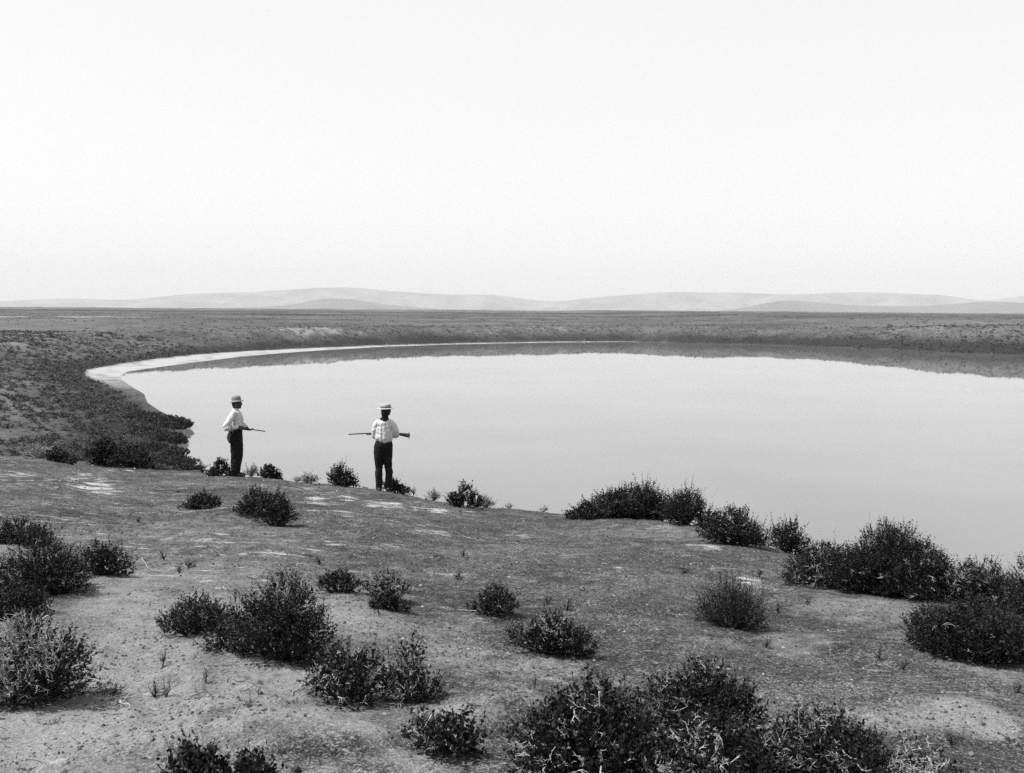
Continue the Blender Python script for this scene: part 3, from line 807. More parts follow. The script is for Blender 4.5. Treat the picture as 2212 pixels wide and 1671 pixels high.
seed_px = [(355, 1212, 22, 1190, 'dark seedling right of the pale rooted left shrub'), (388, 1240, 14, 1216, 'small dark seedling above a bleached stick'),
           (408, 1228, 26, 1206, 'loose seedling left of the low grey green shrub'), (508, 1305, 10, 1260, 'single tall stalk behind the low grey green shrub'),
           (385, 1640, 44, 1590, 'branching seedling in the drifted sand near the bottom left'), (246, 1505, 34, 1488, 'low leafy seedling right of the half bleached shrub'),
           (335, 1512, 36, 1488, 'low loose seedling beside a forked one'), (360, 1510, 30, 1455, 'forked wispy seedling on the left sand'),
           (352, 1442, 22, 1422, 'small seedling below the low grey green spreading shrub'), (540, 1545, 40, 1522, 'dark seedling on the sand below the biggest shrub'),
           (558, 1520, 24, 1494, 'thin seedling just above the dark one below the biggest shrub'), (120, 1585, 26, 1570, 'tiny dark tuft on the pale sand at the lower left'),
           (818, 1330, 14, 1312, 'tiny tuft under the flat dark shrub'), (802, 1528, 20, 1508, 'tuft at the foot of the close pair'),
           (1225, 1320, 36, 1300, 'dark loose seedling above the domed shrub'), (1182, 1308, 20, 1288, 'little stalk left of the loose seedling'),
           (1155, 1490, 8, 1440, 'single upright stalk left of the foreground thicket'), (1680, 1325, 22, 1310, 'seedling right of the broom shaped shrub'),
           (1655, 1402, 24, 1384, 'low seedling below the broom shaped shrub'), (1950, 1450, 22, 1425, 'thin dark seedling left of the black shrub'),
           (2200, 1500, 20, 1455, 'thin seedling at the right edge below the black shrub'), (1745, 1310, 14, 1296, 'tiny tuft left of the right thicket foot'),
           (1900, 1428, 18, 1412, 'tiny loose tuft in the middle of the bare right ground'), (2055, 1612, 36, 1570, 'dark wispy plant on the pale drift at the lower right'),
           (1640, 1250, 16, 1238, 'tiny tuft beside the small salt patch'), (990, 1255, 30, 1240, 'low tuft above the pale footprints'),
           (1010, 1318, 12, 1300, 'tiny stalk left of the small upright shrub'), (445, 1480, 14, 1462, 'tiny tuft on the sand left of the biggest shrub foot'),
           (690, 1222, 22, 1206, 'tiny tuft behind the biggest round shrub'), (1000, 1205, 20, 1192, 'tiny tuft on the dark gravel in the centre'),
           (1480, 1240, 18, 1226, 'tiny tuft on the gravel left of the salt patch'), (300, 1130, 14, 1120, 'tiny dark tuft on the bare left brow')]
for u, vb, w, vt, lab in seed_px:
    dry_plant(lab, u, vb, w, vt, M_WOOD, 3 + int(w / 4), .9, name='seedling', cat='seedling', group='seedlings dotted over the bare ground')

# stones
def stone_mesh(seed):
    g = np.random.default_rng(seed)
    import bmesh
    bm = bmesh.new(); bmesh.ops.create_icosphere(bm, subdivisions=2, radius=1.0)
    ax = g.uniform(.6, 1.1, 3)
    for v in bm.verts:
        d = np.array(v.co); k = 1 + .28 * float(noise2(np.array([d[0] * 1.7 + seed]), np.array([d[1] * 1.7 + d[2] * 1.3]))[0])
        v.co = Vector(d * ax * k)
    me = bpy.data.meshes.new('stone'); bm.to_mesh(me); bm.free(); me.materials.append(M_STONE)
    return me
stone_me = [stone_mesh(i) for i in range(5)]
stones = [(383, 1063, 9, 'small black stone on the pale left brow'), (331, 1119, 6, 'small dark stone above the wide left shrub'),
          (1837, 1393, 11, 'dark square stone in the middle of the bare right ground'), (1911, 1392, 9, 'dark stone right of the square one'),
          (1880, 1380, 8, 'flat dark stone between two stones on the right ground'), (2005, 1335, 10, 'dark stone at the foot of the right thicket'),
          (1557, 1402, 8, 'dark stone left below the broom shaped shrub'), (640, 1668, 26, 'large black rounded stone cut by the bottom edge'),
          (1442, 1298, 7, 'small black stone on the gravel left of the broom shaped shrub'), (450, 1612, 8, 'dark pebble on the sand near the bottom left'),
          (1800, 1340, 6, 'small flat stone right of the broom shaped shrub'), (1866, 1330, 7, 'small stone nearer the right thicket'),
          (1700, 1345, 5, 'tiny dark stone right of the broom shrub shadow'), (672, 1033, 6, 'dark clod on the brow between the men'),
          (690, 1045, 5, 'dark clod beside the open topped brow shrub'), (2020, 1430, 6, 'small stone left of the black shrub'),
          (1300, 1300, 6, 'little black stone right of the loose seedling'), (920, 1080, 7, 'dark clod below the man seen from behind')]
for i, (u, v, px, lab) in enumerate(stones):
    p = ground(u, v); d = math.hypot(p[0], p[1]); s = px * d / FPX * .5
    o = link('stone', stone_me[i % 5]); o.location = (p[0], p[1], p[2] + s * .25); o.scale = (s * 1.15, s, s * .8); o.rotation_euler = (0, 0, i * 1.3)
    tag(o, lab, 'stone', 'dark stones lying on the slope')

# fallen sticks
def stick(label, pts, r_px, mat):
    P = np.array([ground(*p) for p in pts]); d = math.hypot(P[0, 0], P[0, 1])
    P[:, 2] += .012
    c = P.mean(0)
    t = np.linspace(0, len(P) - 1, 14); Q = np.stack([np.interp(t, np.arange(len(P)), P[:, i]) for i in range(3)], 1) - c
    g = np.random.default_rng(len(pts) + int(pts[0][0])); Q += g.normal(size=Q.shape) * .006; Q[:, 2] = np.abs(Q[:, 2] - np.linspace(Q[0, 2], Q[-1, 2], 14)) + np.linspace(Q[0, 2], Q[-1, 2], 14)
    v, f = tubes(Q[None], np.linspace(1, .4, 14)[None] * r_px * d / FPX * .5, 5)
    a = Acc(); a.add(v, f)
    k = len(Q) // 2; br = np.stack([Q[k], Q[k] + (Q[-1] - Q[0]) * .15 + np.array([.02, .05, .05]), Q[k] + (Q[-1] - Q[0]) * .3 + np.array([.02, .09, .06])])
    v, f = tubes(br[None], np.array([[.6, .45, .2]]) * r_px * d / FPX * .5, 4); a.add(v, f)
    o = a.build('fallen_stick', mat, None); o.location = c
    tag(o, label, 'stick', 'dead sticks lying on the sand')
stick('pale curved stick running left from the close pair of shrubs', [(676, 1480), (655, 1487), (630, 1506)], 5, M_DEAD)
stick('pale forked stick on the sand right of the left edge shrub', [(252, 1520), (262, 1536), (290, 1540)], 4, M_DEAD)
stick('pale stick lying below the round left shrub', [(306, 1210), (322, 1232), (345, 1238), (372, 1242)], 1.5, M_DEAD)
stick('dark straight twig on the left sand', [(484, 1566), (510, 1565)], 4, M_WOOD)
stick('dark twig with a black shadow below the biggest round shrub', [(575, 1594), (600, 1590), (612, 1587)], 5, M_WOOD)
stick('pale stick left of the foreground shrub at the bottom', [(880, 1592), (915, 1580), (945, 1570)], 6, M_DEAD)
stick('bleached stem standing out of the sand above the foreground thicket', [(1368, 1588), (1374, 1560), (1385, 1535)], 5, M_DEAD)
stick('pale thin stick left below the wide left shrub', [(205, 1490), (240, 1494)], 5, M_DEAD)
stick('grey twig on the gravel left of the domed shrub', [(466, 1275), (490, 1276)], 3, M_DEAD)
stick('dark twig under the leaning pair of shrubs', [(595, 1243), (620, 1245)], 4, M_WOOD)

# gravel and litter too small to count
g = np.random.default_rng(5)
npb = 75000
rr_ = 3.4 * (26 / 3.4) ** (g.random(npb) ** .85); aa_ = np.radians(g.uniform(-29, 29, npb))
px_, py_ = rr_ * np.sin(aa_), rr_ * np.cos(aa_)
ok = (fbm(px_ / 1.3, py_ / 1.3, 3) + .35 * g.normal(size=npb) > .0) & (crest_s(px_, py_) < 1.0)
px_, py_, rr_ = px_[ok], py_[ok], rr_[ok]; m = len(px_)
pz_ = height(px_, py_) + ridge_field(px_, py_)[0]
sz = (.0036 + .0085 * g.random(m) ** 4) * (1 + .06 * rr_)
octa = np.array([[1, 0, 0], [0, 1, 0], [-1, 0, 0], [0, -1, 0], [0, 0, .8], [0, 0, -.5]], float)
of = np.array([[0, 1, 4], [1, 2, 4], [2, 3, 4], [3, 0, 4]])
V = octa[None] * sz[:, None, None] * g.uniform(.6, 1.3, (m, 6, 1))
an = g.uniform(0, 6.28, m); ca, sa = np.cos(an)[:, None], np.sin(an)[:, None]
V = np.stack([V[..., 0] * ca - V[..., 1] * sa, V[..., 0] * sa + V[..., 1] * ca, V[..., 2]], -1) + np.stack([px_, py_, pz_], 1)[:, None]
F = (of[None] + (np.arange(m) * 6)[:, None, None]).reshape(-1, 3)
tag(link('gravel', np_mesh('gravel', V.reshape(-1, 3), F, {'shade': np.repeat(g.random(m) ** 1.6, 6)}), M_PEBBLE), kind='stuff')
nl = 3600
rr_ = 3.6 * (24 / 3.6) ** (g.random(nl)); aa_ = np.radians(g.uniform(-29, 29, nl)); px_, py_ = rr_ * np.sin(aa_), rr_ * np.cos(aa_)
ok = (fbm(px_ / 1.6 + 9, py_ / 1.6, 3) > .05) & (crest_s(px_, py_) < .5)
px_, py_, rr_ = px_[ok], py_[ok], rr_[ok]; m = len(px_)
o = np.stack([px_, py_, height(px_, py_) + ridge_field(px_, py_)[0] + .004], 1)
an = g.uniform(0, 6.28, m); ln = g.uniform(.015, .07, m)
dv = np.stack([np.cos(an) * ln, np.sin(an) * ln, g.uniform(0, .35, m) * ln], 1)
v, f = tubes(np.stack([o, o + dv * .5 + g.normal(size=(m, 3)) * .006, o + dv], 1), np.repeat(np.array([[1, .8, .5]]), m, 0) * (.0011 + .00022 * rr_)[:, None])
tag(link('twig_litter', np_mesh('twig_litter', v, f), M_WOOD), kind='stuff')

# ------------------------------------------------------------------ scrub of the crater slopes and the plain
def blob_shrub(g, n, size=1.0):
    """a clump of n leaf-sheaf triangles filling a low dome, unit width"""
    d = unit(g.normal(size=(n, 3)) + np.array([0, 0, .5])); d[:, 2] = np.abs(d[:, 2])
    rho = g.uniform(.45, 1.0, (n, 1))
    c = d * rho * np.array([.5, .5, .62]) * (1 + .25 * g.normal(size=(n, 1)))
    c[:, 2] = np.maximum(c[:, 2], .03)
    a = unit(g.normal(size=(n, 3))); b = unit(np.cross(a, g.normal(size=(n, 3)))); s = (size * g.uniform(.7, 1.4, (n, 1)))
    V = np.stack([c - a * s * .5, c + a * s * .5, c + b * s * .6 + d * s * .4], 1)
    V[..., 2] = np.maximum(V[..., 2], -.02)
    return V.reshape(-1, 3)
g = np.random.default_rng(77)
cand = []
def scatter(n, xr, yr, prob, smin, smax):
    x = g.uniform(*xr, n); y = g.uniform(*yr, n)
    keep = (np.abs(np.arctan2(x, y)) < .72) & (y > 30)
    x, y = x[keep], y[keep]
    D = shore_dist(x, y)
    p = prob(x, y, D)
    k = g.random(len(x)) < p
    x, y = x[k], y[k]
    s = smin + (smax - smin) * g.random(len(x)) ** 2.2
    cand.append(np.stack([x, y, s], 1))
def clump(x, y, sc): return sstep(-.35, .5, fbm(x / sc, y / sc, 3))
# left slope, thick and fairly even
scatter(76000, (-440, -20), (70, 560), lambda x, y, D: (D > beach_width(x, y) + 1) * (hill_height(x, y) < far_height(x, y) + 1) * np.clip((.35 + .65 * clump(x, y, 10)) + .6 * sstep(25, 5, D) * sstep(330, 230, y), 0, 1), .45, 2.0)
# the rim all round
scatter(60000, (-420, 520), (560, 1150), lambda x, y, D: (D > beach_width(x, y)) * sstep(130, 20, D) * (.3 + .7 * clump(x, y, 16)), .5, 1.7)
# the right hand shore, bigger and darker
scatter(26000, (190, 520), (330, 760), lambda x, y, D: (D > 1) * (sstep(90, 0, D) * .9 + .06) * sstep(190, 300, x) * (.3 + .7 * clump(x, y, 16)), .9, 2.6)
# the plain
scatter(42000, (-1000, 1000), (600, 1900), lambda x, y, D: (D > 60) * .35 * clump(x, y, 60), .8, 2.2)
S = np.concatenate(cand)
zz = height(S[:, 0], S[:, 1])
rr_ = np.hypot(S[:, 0], S[:, 1])
# seen past the brow of the hill and inside the frame?
vis = np.ones(len(S), bool)
ux, uy = S[:, 0] / rr_, S[:, 1] / rr_
slope = (zz + S[:, 2] * .5 - CAM_Z) / rr_
for t in np.linspace(6, 62, 40):
    vis &= (height(ux * t, uy * t) - CAM_Z) / t < slope
for t in np.linspace(70, 150, 14):
    hh = (height(ux * t, uy * t) - CAM_Z) / t
    vis &= (hh < slope) | (t > rr_ - 4)
M3 = np.array(CAM_R.transposed())
q = (np.stack([S[:, 0], S[:, 1], zz - CAM_Z], 1)) @ M3.T
pu, pv = CU + FPX * q[:, 0] / -q[:, 2], CV - FPX * q[:, 1] / -q[:, 2]
vis &= (pu > -1100) & (pu < 3300)
S, zz, rr_, pu, pv = S[vis], zz[vis], rr_[vis], pu[vis], pv[vis]
order = np.argsort(-S[:, 2] / rr_)
seen = (pu[order] > -15) & (pu[order] < 2225)
lone = order[seen][:240]
rest = np.setdiff1d(order, lone)
protos = []
for i in range(8):
    V = blob_shrub(g, 130, .16)
    me = np_mesh('scrub_bush', V, np.arange(len(V)).reshape(-1, 3), {'shade': np.repeat(g.random(len(V) // 3), 3)})
    me.materials.append(M_SCRUBLEAF)
    protos.append(me)
for i, k in enumerate(lone):
    o = bpy.data.objects.new('scrub_bush', protos[i % 8]); COL.objects.link(o)
    s = S[k, 2]
    o.location = (S[k, 0], S[k, 1], zz[k] - .03); o.scale = (s * g.uniform(.9, 1.3), s * g.uniform(.9, 1.3), s * g.uniform(.75, 1.1)); o.rotation_euler = (0, 0, g.uniform(0, 6.28))
    if S[k, 0] < 100:
        tag(o, 'dark scrub bush among many alike on the left slope above the lake', 'bush', 'scrub bushes on the left slope')
    else:
        tag(o, 'dark scrub bush among many alike on the right far shore', 'bush', 'scrub bushes on the right far shore')
# everything smaller is one mass
for name, sel, tris, sz in (('scrub', rest[rr_[rest] < 480], 22, .36), ('distant_scrub', rest[rr_[rest] >= 480], 10, .52)):
    pool = np.stack([blob_shrub(g, tris, sz) for _ in range(24)])
    n = len(sel); an = g.uniform(0, 6.28, n)[:, None]; P = pool[g.integers(0, 24, n)]
    sc = S[sel, 2][:, None]
    V = np.stack([(P[..., 0] * np.cos(an) - P[..., 1] * np.sin(an)) * sc * 1.15, (P[..., 0] * np.sin(an) + P[..., 1] * np.cos(an)) * sc * 1.15, P[..., 2] * sc * .65], -1)
    V += np.stack([S[sel, 0], S[sel, 1], zz[sel] - .03], 1)[:, None]
    V = V.reshape(-1, 3)
    sh = np.repeat(np.clip(.65 * g.random(n)[:, None] + .35 * g.random((n, tris)), 0, 1).ravel(), 3)
    tag(link(name, np_mesh(name, V, np.arange(len(V)).reshape(-1, 3), {'shade': sh}), M_SCRUBLEAF), kind='stuff')

# tall thicket on the left shore
thick = [(300, 905, 60, 874), (335, 912, 62, 882), (368, 922, 58, 884), (392, 926, 40, 890), (318, 938, 66, 904), (360, 952, 64, 916), (386, 958, 34, 922),
         (338, 976, 70, 944), (376, 986, 50, 950), (392, 1004, 50, 974), (350, 1002, 70, 972), (405, 1014, 44, 994), (300, 975, 60, 948)]
def sit_far(u, v_base, w_px, v_top, depth):
    f = ground(u, v_base, False); d0 = math.hypot(f[0], f[1]); W = w_px * d0 / FPX
    return (f[0], f[1], f[2]), W, W * depth, (v_base - v_top) * d0 / FPX, math.atan2(-f[0], f[1])
def far_bush(u, vb, w, vt, i):
    loc, W, Dp, H, rz = sit_far(u, vb, w, vt, .8)
    d = math.hypot(loc[0], loc[1])
    st, fo, de = shrub(W * 1.15, Dp * 1.15, H * .62, 900 + i, leaf=.0014 * d, shoots=520, per=7, lobes=7, upright=.8, lw=.42, fill=.8)
    e = tag(empty('shore_thicket', loc, rz), None, 'shrub', 'tall dark thicket shrubs on the left shore')
    st.build('stems', M_WOOD, e); tag(fo.build('foliage', M_THICKET, e), kind='stuff')
    return e
lab = ['topmost small bush at the upper left end of the shore thicket', 'dark bush second from the upper end of the shore thicket', 'rounded dark bush of the shore thicket just left of the waterside one',
       'dark bush overhanging the water at the upper tip of the shore thicket', 'dark bush on the slope behind the upper shore thicket', 'broad bush in the middle of the shore thicket',
       'narrow bush at the water in the middle of the shore thicket', 'broad bush in the lower middle of the shore thicket', 'bush near the water in the lower shore thicket',
       'dark bush at the lower waterside end of the shore thicket', 'wide bush just above the left brow at the foot of the shore thicket',
       'lowest bush of the shore thicket, where the brow meets the lake', 'leftmost inland bush of the shore thicket']
for i, t in enumerate(thick):
    far_bush(*t, i)['label'] = lab[i]

# ------------------------------------------------------------------ the two men
def evaluated(o, mods):
    for kind, kw in mods:
        md = o.modifiers.new(kind.lower(), kind)
        for k, v in kw.items(): setattr(md, k, v)
    dg = bpy.context.evaluated_depsgraph_get(); dg.update()
    me = bpy.data.meshes.new_from_object(o.evaluated_get(dg))
    o.modifiers.clear()
    old = o.data; o.data = me
    bpy.data.meshes.remove(old)
    return me
class Flesh:
    """closed tapered tubes and ellipsoids, fused into one skin by a voxel remesh"""
    def __init__(self): self.v = []; self.f = []; self.n = 0
    def tube(self, pts, rad, sides=16, flat=None):
        """pts (k,3); rad list of r or (ra, rb): ra along x-ish, rb across"""
        P = np.array(pts, float); k = len(P)
        rad = np.array([(r, r) if np.isscalar(r) else r for r in rad], float)
        # denser, smoothed centre line
        t = np.linspace(0, k - 1, (k - 1) * 5 + 1); idx = np.arange(k)
        def cr(A):
            A = np.asarray(A, float); out = []
            for tt in t:
                i = min(int(tt), k - 2); f = tt - i
                p0, p1, p2, p3 = A[max(i - 1, 0)], A[i], A[i + 1], A[min(i + 2, k - 1)]
                out.append(.5 * (2 * p1 + (p2 - p0) * f + (2 * p0 - 5 * p1 + 4 * p2 - p3) * f * f + (3 * p1 - p0 - 3 * p2 + p3) * f ** 3))
            return np.array(out)
        Q, Rr = cr(P), np.maximum(cr(rad), .002)
        # round ends
        d0 = unit((Q[0] - Q[1])[None])[0]; d1 = unit((Q[-1] - Q[-2])[None])[0]
        caps0 = [(Q[0] + d0 * Rr[0].min() * math.sin(a), Rr[0] * math.cos(a)) for a in (1.45, 1.0, .5)]
        caps1 = [(Q[-1] + d1 * Rr[-1].min() * math.sin(a), Rr[-1] * math.cos(a)) for a in (.5, 1.0, 1.45)]
        Q = np.array([c[0] for c in caps0] + list(Q) + [c[0] for c in caps1]); Rr = np.array([c[1] for c in caps0] + list(Rr) + [c[1] for c in caps1])
        T = unit(np.gradient(Q, axis=0))
        ref = np.array(flat if flat is not None else (1.0, 0, 0), float)
        A = ref[None] - (T @ ref)[:, None] * T
        bad = np.linalg.norm(A, axis=1) < .2
        A[bad] = np.array([0, 1.0, 0]) - (T[bad] @ np.array([0, 1.0, 0]))[:, None] * T[bad]
        A = unit(A); B = np.cross(T, A)
        an = np.arange(sides) * 2 * math.pi / sides
        V = Q[:, None] + Rr[:, :1, None] * np.cos(an)[None, :, None] * A[:, None] + Rr[:, 1:, None] * np.sin(an)[None, :, None] * B[:, None]
        m = len(Q); s = np.arange(sides); s2 = (s + 1) % sides
        F = [tuple(int(i) + self.n for i in (r * sides + a, r * sides + b, (r + 1) * sides + b, (r + 1) * sides + a)) for r in range(m - 1) for a, b in zip(s, s2)]
        F += [tuple(int(i) + self.n for i in s[::-1]), tuple(int(i) + self.n + (m - 1) * sides for i in s)]
        self.v.append(V.reshape(-1, 3)); self.f += F; self.n += m * sides
    def ball(self, c, r, rot=None):
        r = (r, r, r) if np.isscalar(r) else r
        nu, nv = 18, 11
        th = np.linspace(.08, math.pi - .08, nv); ph = np.arange(nu) * 2 * math.pi / nu
        V = np.stack([np.outer(np.sin(th), np.cos(ph)) * r[0], np.outer(np.sin(th), np.sin(ph)) * r[1], np.outer(np.cos(th), np.ones(nu)) * r[2]], -1).reshape(-1, 3)
        if rot is not None: V = V @ np.array(Matrix.Rotation(rot[0], 3, rot[1])).T
        V = V + np.array(c)
        F = [tuple(int(i) + self.n for i in (r_ * nu + a, (r_ + 1) * nu + a, (r_ + 1) * nu + (a + 1) % nu, r_ * nu + (a + 1) % nu)) for r_ in range(nv - 1) for a in range(nu)]
        F += [tuple(int(i) + self.n for i in range(nu)), tuple(int(i) + self.n + (nv - 1) * nu for i in range(nu))[::-1]]
        self.v.append(V); self.f += F; self.n += len(V)
    def skin(self, name, mat, parent, voxel=.007, smooth=3, wrinkle=None):
        me = bpy.data.meshes.new(name); me.from_pydata(np.concatenate(self.v).tolist(), [], self.f); me.update()
        import bmesh
        bm = bmesh.new(); bm.from_mesh(me); bmesh.ops.recalc_face_normals(bm, faces=bm.faces); bm.to_mesh(me); bm.free()
        o = link(name, me, None, parent)
        me = evaluated(o, [('REMESH', dict(mode='VOXEL', voxel_size=voxel, use_smooth_shade=True)), ('SMOOTH', dict(factor=.5, iterations=smooth))])
        if wrinkle:
            n = len(me.vertices); co = np.empty(n * 3, np.float32); me.vertices.foreach_get('co', co); co = co.reshape(-1, 3)
            no = np.empty(n * 3, np.float32); me.vertices.foreach_get('normal', no); no = no.reshape(-1, 3)
            co = co + no * wrinkle(co.astype(float))[:, None]
            me.vertices.foreach_set('co', co.astype(np.float32).ravel()); me.update()
        me.materials.clear(); me.materials.append(mat)
        return o
def lathe(name, prof, mat, parent, sx=1.0, sy=1.0, seg=40, loc=(0, 0, 0), tilt=(0, 0, 0), dent=0.0):
    V, F = [], []
    n = len(prof)
    for i, (r, z) in enumerate(prof):
        for j in range(seg):
            a = 2 * math.pi * j / seg
            V.append((r * math.cos(a) * sx, r * math.sin(a) * sy, z + dent * math.cos(2 * a) * (r > .1)))
    for i in range(n - 1):
        for j in range(seg):
            F.append((i * seg + j, i * seg + (j + 1) % seg, (i + 1) * seg + (j + 1) % seg, (i + 1) * seg + j))
    F.append(tuple(range((n - 1) * seg, n * seg)))
    me = bpy.data.meshes.new(name); me.from_pydata(V, [], F); me.update()
    me.polygons.foreach_set('use_smooth', [True] * len(me.polygons)); me.materials.append(mat)
    o = bpy.data.objects.new(name, me); COL.objects.link(o); o.parent = parent
    o.location = loc; o.rotation_euler = tilt
    return o
M_SKIN = grey('tanned_skin', 0.035, .15, 40, .6)
M_HAIR = grey('black_hair', 0.010, .3, 120, .6)
M_SHIRT = grey('white_cotton', 0.48, .08, 60, .9, spec=.1)
M_TROUSER = grey('dark_wool', 0.012, .5, 90, .95, spec=.1)
M_BOOT = grey('worn_leather', 0.035, .5, 30, .7)
M_FELT = grey('grey_felt', 0.17, .15, 60, .9, spec=.1)
M_STRAW = grey('straw', 0.27, .2, 70, .8, spec=.1)
M_BAND = grey('hat_band', 0.09, .2, 40, .8)
M_STEEL = grey('blued_steel', 0.02, .3, 40, .35, spec=.5)
M_STOCK = grey('walnut_stock', 0.03, .5, 25, .5)

def hand(F, wrist, aim, palm_n, curl=.9, thumb_side=1, reach=.0):
    """palm, five separate bent fingers of different lengths, thumb leaving the side of the palm"""
    a = unit(np.array([aim], float))[0]; nrm = np.array(palm_n, float); nrm = nrm - (nrm @ a) * a; nrm /= np.linalg.norm(nrm)
    s = np.cross(nrm, a) * thumb_side
    w = np.array(wrist, float)
    F.tube([w - a * .03, w + a * .03, w + a * .085], [(.026, .022), (.036, .018), (.040, .015)], flat=s)
    for i, (off, ln) in enumerate(((.030, .074), (.010, .084), (-.011, .078), (-.030, .060))):
        b = w + a * .085 + s * off
        k1 = b + (a * math.cos(curl * .4) + nrm * math.sin(curl * .4)) * ln * .45
        k2 = k1 + (a * math.cos(curl * 1.2) + nrm * math.sin(curl * 1.2)) * ln * .32
        k3 = k2 + (a * math.cos(curl * 2.0) + nrm * math.sin(curl * 2.0)) * ln * .25
        F.tube([b - a * .012, k1, k2, k3], [.0095, .009, .008, .0065], 10)
    t0 = w + a * .025 + s * .028; t1 = t0 + (a * .6 + s * .75 + nrm * .25) * .036; t2 = t1 + (a * .8 + s * .1 + nrm * .55) * .032
    F.tube([t0, t1, t2], [.013, .0115, .0085], 10)

def head(F, c, yaw):
    """c = centre of the skull; the face looks along +X before the yaw"""
    cy, sy = math.cos(yaw), math.sin(yaw)
    def P(x, y, z): return (c[0] + x * cy - y * sy, c[1] + x * sy + y * cy, c[2] + z)
    rot = (yaw, 'Z')
    F.ball(P(-.008, 0, .0), (.100, .077, .112), rot)
    F.ball(P(.030, 0, -.060), (.064, .062, .066), rot)
    F.ball(P(.052, 0, -.105), (.036, .036, .026), rot)
    F.ball(P(.066, 0, .012), (.030, .052, .018), rot)                    # brow
    F.tube([P(.088, 0, .0), P(.104, 0, -.026), P(.098, 0, -.040)], [.009, .014, .012], 10)   # nose
    F.ball(P(.084, 0, -.070), (.013, .024, .008), rot); F.ball(P(.081, 0, -.084), (.013, .020, .008), rot)
    for k in (-1, 1):
        F.ball(P(.050, k * .040, -.030), (.026, .020, .020), rot)          # cheek bone
        F.ball(P(.074, k * .030, -.006), (.013, .014, .010), rot)          # eye
        F.ball(P(-.006, k * .079, -.020), (.020, .009, .032), rot)         # ear

